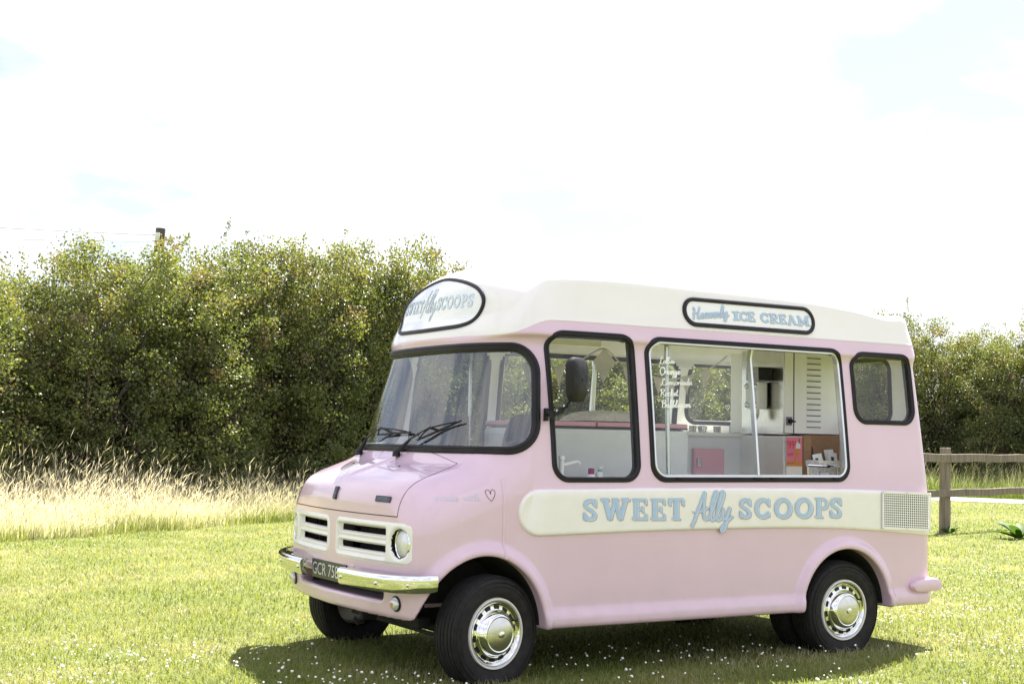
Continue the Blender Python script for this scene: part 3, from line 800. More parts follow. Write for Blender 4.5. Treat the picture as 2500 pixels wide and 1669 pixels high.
# vent: raised frame, dark well, bars
vy = -0.0245
vent = MB(); c4 = [(2.997, 1.112), (3.458, 1.095), (3.452, .838), (2.997, .862)]
def vq(u, w):   # bilinear in the vent's quad
    a = np.array(c4, float); top = a[0]+(a[1]-a[0])*u; bot = a[3]+(a[2]-a[3])*u; p = bot+(top-bot)*w; return p
bk = MB(); bk.add([(*vq(u, w)[:1], vy+.004, vq(u, w)[1]) for u, w in ((.03, .05), (.97, .05), (.97, .95), (.03, .95))], [(0, 1, 2, 3)]); bk.build('vent_well', 'dark', wb)
def vbar(u0, w0, u1, w1, t, y):
    a, b = vq(u0, w0), vq(u1, w1); d = (b-a)/np.linalg.norm(b-a); n = np.array([-d[1], d[0]])*t/2
    V = [(*(p+s*n)[:1], yy, (p+s*n)[1]) for p in (a, b) for s in (-1, 1) for yy in (y, y+.0012)]
    vent.add(V, [(0, 2, 6, 4), (0, 4, 5, 1), (2, 3, 7, 6), (1, 5, 7, 3), (0, 1, 3, 2), (4, 6, 7, 5)])
for (a, b, c_, d_) in ((0, 0.02, 1, .02), (0, .98, 1, .98)): vbar(a, b, c_, d_, .018, vy-.004)
for u in (0.012, 0.988): vbar(u, 0, u, 1, .018, vy-.005)
nh, nv = 15, 23
for i in range(1, nv): vbar(.03+.94*i/nv, .03, .03+.94*i/nv, .97, .0068, vy-.0015)
for j in range(1, nh): vbar(.02, .03+.94*j/nh, .98, .03+.94*j/nh, .0058, vy-.0018)
vent.build('vent_grille', 'white_plastic', wb)
for u, w in ((.012, .02), (.5, .02), (.988, .02), (.012, .98), (.5, .98), (.988, .98)):
    bk = MB(); p = vq(u, w); bk.lathe([(0, -.008), (.004, -.007), (.005, -.003)], 8, c=(p[0], vy-.002, p[1])); bk.build('rivet', 'alu', wb)

# lettering on the flank
pm = plane_map(-0.0195)
Z5 = lambda a, b: (1250+a/2.2371, 1160+b/2.2371)
def flank_word():
    st = []
    boxes = [('S', 387, 462, 124, 246), ('W', 487, 637, 123, 243), ('E', 656, 737, 123, 242), ('E', 757, 836, 123, 242), ('T', 854, 936, 122, 241),
             ('S', 1240, 1304, 121, 234), ('C', 1325, 1407, 120, 234), ('O', 1432, 1526, 120, 233), ('O', 1545, 1639, 119, 231), ('P', 1652, 1727, 118, 230), ('S', 1735, 1797, 118, 230)]
    def mk(bold):
        o = []
        for ch, x0, x1, yt, yb in boxes:
            a = Z5(x0, yb); b = Z5(x1, yt); o += slab_polys(ch, a[0], b[0], a[1], b[1], bold)
        a = Z5(988, 246); b = Z5(1196, 86); o += script_polys('Ally', a[0], b[0], a[1], b[1], 0.066, bold, 0.12)
        return o
    return mk
mk = flank_word()
lettering('flank_lettering', [('greyblue', mk(-0.4), 3.6, 3.4), ('cream', mk(1.2), 0.6, 0.6), ('blue', mk(0.0), 0, 0)], pm, wb, lift=0.0006)
# name board on the side
pm2 = lambda p: (lambda q: (q, surf_n(q)))(side_pts(np.stack([plane_map(0.165)(p)[0][:, 0], plane_map(0.165)(p)[0][:, 2]], 1), -1))
Z7 = lambda a, b: (950+a/1.74, 600+b/1.74)
def head_word(bold):
    o = []
    for ch, x0, x1, yt, yb in [('I', 1440, 1470, 280, 318), ('C', 1472, 1503, 281, 322), ('E', 1506, 1535, 282, 324), ('C', 1560, 1592, 286, 328), ('R', 1596, 1634, 289, 331), ('E', 1638, 1668, 292, 334), ('A', 1672, 1712, 296, 338), ('M', 1716, 1764, 299, 342)]:
        a = Z7(x0, yb); b = Z7(x1, yt); o += slab_polys(ch, a[0], b[0], a[1], b[1], bold)
    w = 'Heavenly'; adv = sum(SCRIPT[c][0] for c in w); x = 0
    for c in w:                                      # the word climbs a little
        xa = 1270+x/adv*152; x += SCRIPT[c][0]; xb = 1270+x/adv*152
        a = Z7(xa, 312-(xa-1272)*0.06); b = Z7(xb, 262-(xa-1272)*0.06)
        o += script_polys(c, a[0], b[0], a[1], b[1], 0.085, bold, 0.10)
    return o
lettering('name_board_lettering', [('greyblue', head_word(-0.3), 2.0, 1.9), ('sign', head_word(0.5), .3, .3), ('blue', head_word(0.0), 0, 0)], pm2, board2, lift=0.0052)
# name board on the cab front (theta runs right to left in the photograph, so use -theta as x)
def fm(p):
    q = front_pts(p); return q, surf_n(q)
def front_word(bold):
    o = []; z0, z1 = 2.215, 2.300; x = -0.67
    for ch, w in (('S', .075), ('W', .12), ('E', .075), ('E', .075), ('T', .085)):
        o += slab_polys(ch, x, x+w*0.9, z0, z1, bold); x += w*1.12
    o += script_polys('Ally', x-.005, x+.27, z0-.01, z1+.055, 0.055, bold, 0.1); x += .29
    for ch, w in (('S', .075), ('C', .095), ('O', .10), ('O', .10), ('P', .08), ('S', .07)):
        o += slab_polys(ch, x, x+w*0.9, z0, z1, bold); x += w*1.04
    return o
lettering('name_board_lettering', [('sign', front_word(.002), .001, -.001), ('blue_faint', front_word(0), 0, 0)], fm, board, lift=0.0052)
# window writing on the sliding pane
def wm(p):
    a = plane_map(0.06)(p)[0]; q = side_pts(np.stack([a[:, 0], a[:, 2]], 1), -1); return q, surf_n(q)
Z4 = lambda a, b: (1560+a/3.7333, 780+b/3.7333)
lay = []
for w, x0, x1, yb, h in (('Lollies', 218, 358, 398, 62), ('Orange', 216, 402, 498, 72), ('Lemonade', 212, 500, 594, 62), ('Rocket', 206, 368, 694, 66), ('Bubblegum', 210, 474, 800, 70)):
    a = Z4(x0, yb); b = Z4(x1, yb-h); lay += script_polys(w, a[0], b[0], a[1], b[1], 0.115, 0, 0.08)
hp = [(809, 822), (793, 800), (789, 786), (796, 778), (805, 784), (809, 793), (814, 781), (823, 777), (830, 785), (826, 801), (809, 822)]
lay += [ribbon([Z4(*p) for p in catmull(hp, 4)], 1.0)]
lettering('window_writing', [('white_ink', lay, 0, 0)], wm, van, lift=-0.0085, step=0.00002)
MAT['wing_blue'] = simple('faded_wing_lettering', (0.60, 0.545, 0.69), 0.5, var=0.05, scale=30)
# heart and faint line of writing on the front wing
Z1 = lambda a, b: (650+a/2.6614, 1080+b/2.6614)
def wing_map(p):
    a, _ = plane_map(0.02)(p); q = project(np.stack([a[:, 0], np.full(len(a), 0.1), a[:, 2]], 1), (0, 1, 0), 0.25); return q, surf_n(q)
hp = [(1462, 382), (1443, 358), (1431, 330), (1435, 312), (1447, 307), (1457, 317), (1461, 336), (1464, 318), (1474, 306), (1486, 311), (1489, 330), (1478, 358), (1466, 377)]
lettering('painted_heart', [('black_ink', [ribbon([Z1(*p) for p in catmull(hp, 5)], 1.3)], 0, 0)], wing_map, van, lift=.0008)
a = Z1(1135, 380); b = Z1(1260, 330); c_ = Z1(1295, 378); d_ = Z1(1395, 330)
lettering('wing_lettering', [('wing_blue', script_polys('made', a[0], b[0], a[1], b[1], .11), 0, 0)], wing_map, van, lift=.0006)
lettering('wing_lettering', [('wing_blue', script_polys('with', c_[0], d_[0], c_[1], d_[1], .11), 0, 0)], wing_map, van, lift=.0006)
# ------------------------------------------------------------------ van: nose, lamps, bumpers, wheels
def nx_(v, z): return float(nose_x(np.array([v]), np.array([z]))[0])
def grille(side):
    """moulded white panel: flange, dished field with two slots, round lamp bowl at the outer end"""
    v0, v1, z0, z1, h = .046, .898, .704, .938, .006
    nv, nz = int((v1-v0)/h)+1, int((z1-z0)/h)+1
    vv, zz = np.meshgrid(v0+h*np.arange(nv), z0+h*np.arange(nz), indexing='ij'); v = vv.ravel(); z = zz.ravel()
    od = rr_sdf(v, z, .050, .893, .708, .934, .045)
    fld = rr_sdf(v, z, .064, .660, .722, .920, .03)
    bowl = np.hypot(v-.775, z-.824)-.098
    bowl = np.maximum(bowl, rr_sdf(v, z, .672, .885, .715, .93, .05))
    s1 = rr_sdf(v, z, .078, .640, .848, .906, .012); s2 = rr_sdf(v, z, .078, .640, .754, .812, .012)
    dep = 0.007*sstep(0.0, -.010, od)
    dep -= 0.020*sstep(0.0, -.016, fld)+0.030*sstep(0.0, -.040, bowl)
    slot = np.minimum(s1, s2)
    dep += 0.010*sstep(.016, .002, slot)*(1-sstep(-.002, -.006, slot))      # rolled lips round the slots
    dep -= 0.016*sstep(0.0, -.010, slot)
    corner = 0.30*np.maximum(v-.78, 0)**2*6
    x = nose_x(v, z)-dep+corner
    y = YM+side*v
    Fq = np.array([(i*nz+j, (i+1)*nz+j, (i+1)*nz+j+1, i*nz+j+1) for i in range(nv-1) for j in range(nz-1)])
    c_od = od[Fq].mean(1); c_s = slot[Fq].mean(1); cb = (np.hypot(v-.775, z-.824)-.082)[Fq].mean(1)
    Fq = Fq[(c_od < 0.002) & (c_s > -0.012) & (cb > 0)]
    if side < 0: Fq = Fq[:, ::-1]
    me = npmesh('grille_panel', np.stack([x, y, z], 1), Fq[:, ::-1], True)
    g = link('grille_panel', me, 'white_plastic', van)
    # depth of each slot: short shelves behind the openings
    for za, zb_ in ((.848, .906), (.754, .812)):
        b = MB(); vs_ = np.linspace(.09, .63, 14)
        for zed, up in ((za, 1),):
            V = []; 
            for q in vs_:
                xx = nx_(q, zed); V += [(xx+.020, YM+side*q, zed+up*.010), (xx+.060, YM+side*q, zed+up*.006)]
            b.add(V, [(2*i, 2*i+2, 2*i+3, 2*i+1) for i in range(13)], 0, True)
        b.build('grille_shelf', 'white_plastic', g)
    b = MB()
    for k in range(7):
        q = .10+.085*k; b.box((nx_(q, .83)+.11, YM+side*q, .83), (.004, .005, .2))
    b.build('radiator_fins', 'dark', g)
    b = MB(); b.add([(nx_(q, .83)+.16, YM+side*q, zz_) for q in (.05, .25, .45, .66) for zz_ in (.70, .94)], [(2*i, 2*i+2, 2*i+3, 2*i+1) for i in range(3)]); b.build('radiator_core', 'dark', g)
    return g
for s_ in (-1, 1):
    grille(s_)
    c = (nx_(.775, .824)+.030, YM+s_*.775, .824)
    hl = MB(); pr = [(0.0, -.030)]+[(.081*math.sin(a), -.030*math.cos(a)) for a in np.linspace(.12, 1.5, 9)]
    hl.lathe(pr, 40, c=c, axis='X'); hd = hl.build('headlight', 'lens', van)
    rg = MB(); rg.lathe([(.079, .004), (.080, -.010), (.085, -.014), (.090, -.008), (.092, .012)], 40, c=c, axis='X'); rg.build('headlight_ring', 'chrome', hd)
    rg = MB(); rg.lathe([(.091, .012), (.092, -.002), (.096, .004), (.099, .02)], 40, c=c, axis='X'); rg.build('headlight_seal', 'rubber', hd)
    # indicators in the apron
    q = np.array([[-.9, YM+s_*.755, .492]]); p = project(q, (1, 0, 0), .6)[0]; n = surf_n(p[None])[0]
    rot = Vector((-1, 0, 0)).rotation_difference(Vector(n)).to_matrix()
    def orient(b, p=p, rot=rot): b.v = [tuple(rot @ Vector(t)+Vector(p)) for t in b.v]
    b = MB(); b.lathe([(.044, .01), (.044, -.006), (.037, -.010)], 28, axis='X'); orient(b); ind = b.build('indicator', 'rubber', van)
    b = MB(); b.lathe([(.037, -.008), (.036, -.016), (.028, -.026), (.014, -.032), (0, -.033)], 28, axis='X'); orient(b); b.build('indicator_lens', 'lens', ind)
    b = MB(); b.lathe([(.016, -.024), (.012, -.0335), (0, -.0355)], 16, axis='X'); orient(b); b.build('indicator_bulb', 'amber', ind)
    # bumper half: rolled chrome blade with a flat top, wrapped round the corner
    pth = catmull([(-.628, .285), (-.622, .42), (-.606, .60), (-.578, .77), (-.545, .88), (-.490, .968), (-.425, 1.012), (-.372, 1.026)], 7)
    prof = [(.048, .030), (.050, .002), (.046, -.009), (.036, -.0165), (.020, -.0185), (-.012, -.0135), (-.038, -.006), (-.047, .000), (-.050, .012), (-.046, .030), (-.040, .030), (.0, .002), (.040, .028)]
    V = []; n_ = len(pth); k = len(prof)
    T = np.gradient(pth, axis=0); T /= np.linalg.norm(T, axis=1, keepdims=True)
    for i, (x, v) in enumerate(pth):
        ox, ov = -T[i, 1], T[i, 0]                       # outward in (x, v)
        if ox > 0.3 or (ox*(-1) + ov) < 0: ox, ov = -ox, -ov
        sc = 1.0 if i < n_-6 else 1.0-0.10*(i-(n_-7))/6.0
        zc = .607+.018*(i/(n_-1))**2
        for a, bb in prof:
            V.append((x-bb*ox, YM+s_*(v-bb*ov), zc+a*sc))
    Fc = [(i*k+q_, i*k+(q_+1) % k, (i+1)*k+(q_+1) % k, (i+1)*k+q_) for i in range(n_-1) for q_ in range(k)]
    b = MB(); b.add(V, Fc, 0, True); b.add(V[:k], [tuple(range(k))], 0, False); b.add(V[-k:], [tuple(range(k))], 0, False)
    bm_ = b.build('bumper_blade', 'chrome', van)
    for v in (.33, .735, .945):
        i = int(np.argmin(np.abs(pth[:, 1]-v))); x, vv = pth[i]
        b = MB(); b.lathe([(.011, .02), (.011, -.004), (.007, -.010), (0, -.012)], 12, c=(x-.014 if v < .9 else x-.008, YM+s_*(vv+(.006 if v > .9 else 0)), .606+.018*(i/(n_-1))**2), axis='X'); b.build('bumper_bolt', 'chrome', bm_)
# number plate between the bumper halves
b = MB(); b.box((-.556, 1.037, .603), (.010, .520, .112), bev=.003); pl = b.build('number_plate', 'plate', van)
fit_text('plate_lettering', 'GCR 758', (-.5625, 1.282, .567), (0, -1, 0), (0, 0, 1), .395, .074, 'plate_ink', pl)
fit_text('plate_lettering', 'V', (-.5625, .868, .567), (0, -1, 0), (0, 0, 1), .052, .074, 'plate_ink', pl)
b = MB(); b.box((-.535, YM, .66), (.03, .62, .012), bev=.004); b.build('plate_bracket', 'pink', van)

# bead along the foot of the cream roof
xs_ = np.linspace(.36, 3.44, 90); zl_ = 2.030+0.097*np.clip((xs_-.14)/.30, 0, 1)**2*(3-2*np.clip((xs_-.14)/.30, 0, 1))
for s_ in (-1, 1):
    pb_ = side_pts(np.stack([xs_, zl_], 1), s_); b = MB(); b.tube(pb_-surf_n(pb_)*.001, .0055, 6); b.build('roof_bead', 'cream', van)
# bonnet shut lines, body seam, badges
def strip(name, pts, r, mat, parent, off=0.0, n=5):
    Pp = np.array(pts); b = MB(); b.tube(Pp+surf_n(Pp)*off, r, n); return b.build(name, mat, parent)
def top_pts(xy):
    xy = np.asarray(xy, float); return project(np.stack([xy[:, 0], xy[:, 1], np.full(len(xy), 1.15)], 1), (0, 0, -1), .35)
def nose_pts(yz):
    yz = np.asarray(yz, float); return project(np.stack([np.full(len(yz), -.5), yz[:, 0], yz[:, 1]], 1), (1, 0, 0), .25)
MAT['shut'] = simple('shut_line', (0.10, 0.06, 0.07), 0.8)
for s_ in (-1, 1):
    a = top_pts([(x, YM+s_*.75) for x in np.linspace(-.115, -.42, 26)]); c2 = nose_pts([(YM+s_*.75, z) for z in np.linspace(1.10, .972, 14)])
    Pp = np.concatenate([a, c2]); Pp = Pp[np.argsort(-Pp[:, 0]+(-Pp[:, 2])*1.2)]
    strip('bonnet_gap', Pp, .0028, 'shut', bonnet, -.0008)
    sm_ = project(np.stack([np.full(26, .066), np.full(26, YM+s_*1.0), np.linspace(.745, 1.19, 26)], 1), (0, -s_, 0), .3)
    strip('body_seam_bead', sm_, .010, 'pink', van, -.002, 8)
strip('bonnet_gap', nose_pts([(y, .972) for y in np.linspace(YM-.75, YM+.75, 50)]), .0035, 'shut', bonnet, -.0006)
strip('bonnet_gap', top_pts([(-.115-.05*(1-((y-YM)/.75)**2), y) for y in np.linspace(YM-.75, YM+.75, 50)]), .0024, 'shut', bonnet, -.0010)
for y in (YM-.33, YM+.33):
    p = top_pts([(-.28, y)])[0]; b = MB(); b.lathe([(0, .004), (.008, .002), (.010, -.003)], 12, c=p, axis='Z'); b.build('washer_jet', 'black', bonnet)
def badge(name, c_px, w, h, mat, parent, th=.008, yaw=True):
    p = pix(*c_px); n = surf_n(p[None])[0]; ux = np.cross([0, 0, 1.0], n); ux /= np.linalg.norm(ux); uz = np.cross(n, ux)
    O = rrect(-w/2, w/2, -h/2, h/2, min(w, h)*.22, 4); b = MB()
    V = [p+ux*a+uz*c_+n*o_ for o_, k in ((-.006, 1), (th*.7, 1), (th, .93)) for a, c_ in O*k]; m = len(O)
    Fq = [(i*m+k, i*m+(k+1) % m, (i+1)*m+(k+1) % m, (i+1)*m+k) for i in range(2) for k in range(m)]+[tuple(2*m+k for k in range(m))]
    b.add(V, Fq, 0, False); return b.build(name, mat, parent), p, ux, uz, n
MAT['badge'] = simple('dark_pewter_badge', (0.055, 0.055, 0.075), 0.4, metal=0.3, var=0.2)
MAT['badge_hi'] = simple('pewter_relief', (0.20, 0.20, 0.25), 0.4, metal=0.3, var=0.2)
bd, p, ux, uz, n = badge('maker_badge', (936, 1217.5), .150, .036, 'badge', bonnet)
fit_text('badge_lettering', 'MORRISON', p-ux*.052-uz*.009+n*.0088, ux, uz, .104, .018, 'badge_hi', bd)
bd, p, ux, uz, n = badge('bonnet_emblem', (822, 1202), .040, .080, 'badge', bonnet, .012)
b = MB()
for pts in ([(-.008, -.022), (-.010, .004), (-.004, .026)], [(.002, -.018), (.003, .01), (.010, .028)], [(-.014, -.028), (.013, -.028)], [(.010, -.016), (.013, .006)], [(-.006, .004), (.008, -.006)]):
    b.tube([p+ux*a+uz*c_+n*.012 for a, c_ in catmull(pts, 4)], .0022, 5)
b.build('emblem_relief', 'badge_hi', bd)

# wheels ------------------------------------------------------------
def make_wheel(name, loc, outward, steer=0.0, trim=True):
    """outward = -1 towards the serving side; axis along Y, hub at the origin"""
    w = empty(name, loc, van); w.rotation_euler = (0, 0, steer)
    o = outward
    R_, hw = .322, .088
    prof = [(.190, -hw*.78), (.205, -hw*.95), (.235, -hw*1.06), (.270, -hw*1.05), (.292, -hw*.97), (.304, -hw*.88)]
    tread = []
    gy = [-.068, -.043, -.014, .014, .043, .068]
    ys = np.linspace(-.078, .078, 53)
    for y in ys:
        r = R_-.010*(abs(y)/.078)**2.5
        if min(abs(y-g) for g in gy) < .0035: r -= .008
        tread.append((r, y))
    prof = prof+[(.3085, -.083)]+tread+[(.3085, .083)]+[(r, -h_) for r, h_ in reversed(prof)]
    n = 96; V = []
    for (r, h_) in prof:
        for k in range(n):
            a = 2*math.pi*k/n; z = r*math.sin(a); x = r*math.cos(a)
            bul = 1.0
            if z < -.22: bul = 1.0+.16*min((-z-.22)/.05, 1)
            z = max(z, -.2725)                               # the tyre sits flat on the turf
            V.append((x, h_*bul, z))
    m = len(prof); Fq = [(i*n+k, i*n+(k+1) % n, (i+1)*n+(k+1) % n, (i+1)*n+k) for i in range(m-1) for k in range(n)]
    b = MB(); b.add(V, Fq, 0, True)
    for rr_ in (.262, .285):                                 # moulded sidewall rings
        b.lathe([(rr_-.003, o*hw*1.055), (rr_, o*(hw*1.055+.003)), (rr_+.003, o*hw*1.04)], n, 0)
    b.build('tyre', 'tyre', w)
    # deep dish of the wheel with a pale rim ring
    b = MB(); b.lathe([(.178, o*.060), (.181, o*.082), (.188, o*.090), (.196, o*.090), (.200, o*.080), (.196, o*.05)], 72)
    b.lathe([(.179, o*.062), (.172, o*.045), (.160, o*.030), (.060, o*.020), (0, o*.018)], 72)
    b.build('rim', 'rim' if trim else 'dark', w)
    if trim:
        b = MB()
        b.lathe([(.181, o*.083), (.176, o*.090), (.170, o*.086), (.160, o*.070), (.150, o*.068), (.132, o*.074), (.126, o*.082), (.119, o*.104), (.108, o*.118), (.099, o*.122),
                 (.095, o*.119), (.092, o*.119)], 96, 0)
        b.lathe([(.092, o*.119), (.060, o*.127), (.024, o*.130), (.020, o*.130)], 96, 1)
        b.lathe([(.020, o*.129), (.019, o*.136), (.014, o*.138), (.0, o*.1385)], 32, 0)
        hc = b.build('hubcap', ['chrome', 'steel'], w)
        for k in range(14):                                  # dark ventilation slots round the trim
            a = 2*math.pi*(k+.3)/14; b = MB(); V = []
            for r in (.137, .157):
                for da in (-.125, -.06, 0, .06, .125): V.append((r*math.cos(a+da), o*(.0735 if r < .15 else .0712), r*math.sin(a+da)))
            b.add(V, [(i, i+1, 5+i+1, 5+i) for i in range(4)], 0, False); b.build('vent_slot', 'black', hc)
        b = MB(); a = math.radians(22); b.tube([(.163*math.cos(a), o*.062, .163*math.sin(a)), (.163*math.cos(a)-.004, o*.098, .163*math.sin(a))], .006, 8); b.build('tyre_valve', 'black', hc)
    return w
HUB = .330
make_wheel('wheel', (0.005, .085, HUB), -1, math.radians(11))
make_wheel('wheel', (2.692, .105, HUB), -1)
make_wheel('wheel', (0.005, 1.993-.085, HUB), 1, math.radians(11))
make_wheel('wheel', (2.692, 1.993-.105, HUB), 1)
for yy in (.33, 1.993-.33): make_wheel('wheel', (2.692, yy, HUB), 1 if yy > 1 else -1, trim=False)
b = MB(); b.tube([(2.692, .1, HUB), (2.692, 1.89, HUB)], .05, 10); b.box((2.69, YM, HUB), (.26, .30, .24), bev=.08)
b.build('rear_axle', 'dark', van)
b = MB(); b.box((0.02, YM, .30), (.10, 1.3, .07), bev=.02)
for yy in (.30, 1.69):
    b.box((.02, yy, .32), (.16, .12, .18), bev=.03); b.tube([(-.02, yy, .30), (.25, yy+(.1 if yy < 1 else -.1), .42)], .025, 8)
b.tube([(-.12, .35, .27), (-.12, 1.64, .27)], .013, 8)
b.build('front_axle', 'dark', van)
b = MB(); b.box((.0, YM, .385), (.46, .80, .16), bev=.05); b.box((-.20, YM, .345), (.09, 1.10, .07), bev=.025); b.tube([(-.05, .5, .30), (-.05, 1.5, .30)], .035, 10); b.build('dark_underfill', 'dark', van)  # dark mass added under the front to block sunlit grass beyond the axle
b = MB()
for yy in (.60, 1.39): b.box((1.6, yy, .48), (3.7, .07, .12), bev=.01)
b.box((1.2, 1.2, .42), (.8, .4, .14), bev=.05); b.box((-.25, YM, .47), (.05, 1.2, .09), bev=.015)
b.tube([(.3, 1.25, .40), (1.6, 1.27, .38), (3.3, 1.3, .38)], .028, 8)
b.build('chassis', 'dark', van)
b = MB(); b.box((-.33, YM-.05, .36), (.10, .05, .10), bev=.01); b.tube([(-.36, YM-.05, .30), (-.40, YM-.05, .29), (-.42, YM-.05, .33)], .012, 6); b.build('towing_eye', 'dark', van)
b = MB(); b.box((.40, .17, .365), (.10, .05, .03), bev=.008); b.tube([(.30, .2, .375), (.46, .15, .36)], .016, 6); b.build('jacking_bracket', 'dark', van)
b = MB(); b.box((-.395, YM, .47), (.02, 1.55, .16), bev=.006); b.build('dark_gap_blocker', 'dark', van)  # added dark sheet, keeps the gap between apron and wheel from showing bright
# rear bumper corners
for s_ in (-1, 1):
    O = catmull([(3.27, .47), (3.29, .495), (3.36, .512), (3.47, .518), (3.53, .508), (3.556, .482), (3.558, .445), (3.53, .428), (3.42, .424), (3.32, .428), (3.28, .448)], 5, True)
    V = []; m = len(O)
    c = np.array([3.43, .47])
    for k, yy in ((.90, .03), (1.0, -.022), (.93, -.042), (.70, -.050)):
        for x, z in c+(O-c)*k: V.append((x, (yy if s_ < 0 else 1.993-yy), z))
    b = MB(); b.add(V, [(i*m+k, i*m+(k+1) % m, (i+1)*m+(k+1) % m, (i+1)*m+k) for i in range(3) for k in range(m)]+[tuple(3*m+k for k in range(m))], 0, True)
    b.build('rear_bumper_corner', 'pink', van)
b = MB(); b.box((3.545, YM, .468), (.07, 1.86, .085), bev=.02); b.build('rear_bumper', 'pink', van)
# roof hatch
b = MB(); b.box((1.95, YM-.02, 2.575), (.86, .62, .12), bev=.025); b.box((1.95, YM-.02, 2.637), (.80, .56, .02), bev=.008); b.build('roof_hatch', 'cream', van)

# door mirror
MY = -.155
b = MB(); p0 = np.array([.352, .048, 1.563])
b.box((.352, .040, 1.563), (.028, .02, .075), bev=.005)
b.build('mirror_bracket', 'black', van)
b = MB(); pts = [(.352, .03, 1.563), (.350, -.035, 1.560), (.372, -.085, 1.583), (.395, -.125, 1.625), (.418, -.145, 1.70)]
b.tube(catmull(pts, 5), .0085, 8); b.tube([(.349, -.035, 1.538), (.349, -.035, 1.582)], .017, 10); b.tube([(.374, -.085, 1.568), (.374, -.085, 1.604)], .016, 10)
arm = b.build('mirror_arm', 'black', van)
for q in ((.366, -.060, 1.585), (.384, -.105, 1.612), (.413, -.150, 1.715), (.405, -.152, 1.722)):
    b = MB(); b.lathe([(0, -.010), (.006, -.008), (.009, 0), (.006, .006)], 10, c=q, axis='Y'); b.build('mirror_bolt', 'alu', arm)
O = rrect(-.083, .083, -.126, .126, .058, 8); O[:, 0] *= (1+.10*O[:, 1]/.126)
V = []; m = len(O)
for k, off in ((.90, .030), (1.0, .026), (1.03, .010), (1.0, -.012), (.86, -.026), (.4, -.034), (.05, -.036)):
    for a, c_ in O*k: V.append((a, off, c_))
b = MB(); b.add(V, [(i*m+k, i*m+(k+1) % m, (i+1)*m+(k+1) % m, (i+1)*m+k) for i in range(6) for k in range(m)], 0, True)
rm = Matrix.Rotation(math.radians(24), 3, 'Z'); b.v = [tuple(rm @ Vector(q)+Vector((.436, MY-.002, 1.762))) for q in b.v]
mh = b.build('mirror_head', 'black', van)
b = MB(); b.add([(a, .0305, c_) for a, c_ in O*.9], [tuple(range(m))]); b.v = [tuple(rm @ Vector(q)+Vector((.436, MY-.002, 1.762))) for q in b.v]; b.build('mirror_glass', 'chrome', mh)

# wipers: traced on the glass
Z2 = lambda a, b: (850+a/3.016, 630+b/3.016)
def on_screen(px, lift): 
    p = march(CAM, ray(*px), Uw); return p+surf_n(p[None])[0]*lift
for base, elbow, head, b0, b1 in (((372, 1452), (490, 1345), (640, 1262), (525, 1345), (845, 1203)), ((100, 1440), (175, 1335), (285, 1262), (236, 1305), (480, 1285))):
    pb = on_screen(Z2(*base), .022); pe = on_screen(Z2(*elbow), .035); ph = on_screen(Z2(*head), .042); q0 = on_screen(Z2(*b0), .018); q1 = on_screen(Z2(*b1), .018)
    b = MB(); b.lathe([(.026, -.02), (.022, .012), (.014, .020), (0, .022)], 16, c=pb, axis='Z')
    V1 = [pb, pb+(pe-pb)*.5, pe]; b.tube(V1, [.017, .014, .008], 6); b.tube([pe, pe+(ph-pe)*.5+np.array([0, 0, .004]), ph], [.0055, .005, .005], 6)
    wp = b.build('wiper_arm', 'black', van)
    b = MB(); b.tube([q0+(q1-q0)*t for t in (0, .5, 1)], [.006, .008, .005], 6)
    mid = [q0+(q1-q0)*t+(ph-(q0+q1)/2)*k for t, k in ((.08, .15), (.28, .6), (.5, .95), (.72, .6), (.92, .15))]; b.tube(mid, .005, 6)
    b.tube([q0+(q1-q0)*.5, ph], .008, 6)
    b.build('wiper_blade', 'rubber', wp)

# ------------------------------------------------------------------ cab and shop fittings (parts fixed to the van)
b = MB(); b.box((.28, YM, 1.235), (.34, 1.62, .12), bev=.03); b.build('dashboard', 'skirt', van)
def seat(y):
    s = empty('cab_seat', (.62, y, .62), van)
    b = MB(); b.box((0, 0, .30), (.46, .46, .16), bev=.05); b.build('seat_cushion', 'seat', s)
    O = rrect(-.215, .215, -.36, .36, .13, 6); V = []; m = len(O)
    for k, o in ((.88, -.055), (1, -.035), (1, .035), (.88, .055)):
        for a, c_ in O*k: V.append((o-.18*(c_)*-1.0*.9+.16-.35, a, c_+.59))
    b = MB(); b.add(V, [(i*m+k, i*m+(k+1) % m, (i+1)*m+(k+1) % m, (i+1)*m+k) for i in range(3) for k in range(m)]+[tuple(range(m)), tuple(3*m+k for k in range(m))], 0, True)
    b.build('seat_back', 'seat', s)
    b = MB(); b.box((0, 0, .11), (.40, .40, .22)); b.build('seat_base', 'dark', s)
seat(.44); seat(1.50)
b = MB()
ang = math.radians(35); cw = np.array([.36, 1.48, 1.37]); ring = []
for k in range(33):
    a = 2*math.pi*k/32; ring.append(cw+np.array([-math.sin(ang)*.0, 0, 0])+.20*math.cos(a)*np.array([0, 1, 0])+.20*math.sin(a)*np.array([math.cos(ang), 0, math.sin(ang)*.9]))
b.tube(ring[:-1], .011, 8, closed=True)
for a in (0, 2.2, 4.1): b.tube([cw, cw+.19*math.cos(a)*np.array([0, 1, 0])+.19*math.sin(a)*np.array([math.cos(ang), 0, math.sin(ang)*.9])], .009, 6)
b.tube([cw, cw+np.array([-.18, 0, -.14])], .018, 8); b.build('steering_wheel', 'skirt', van)
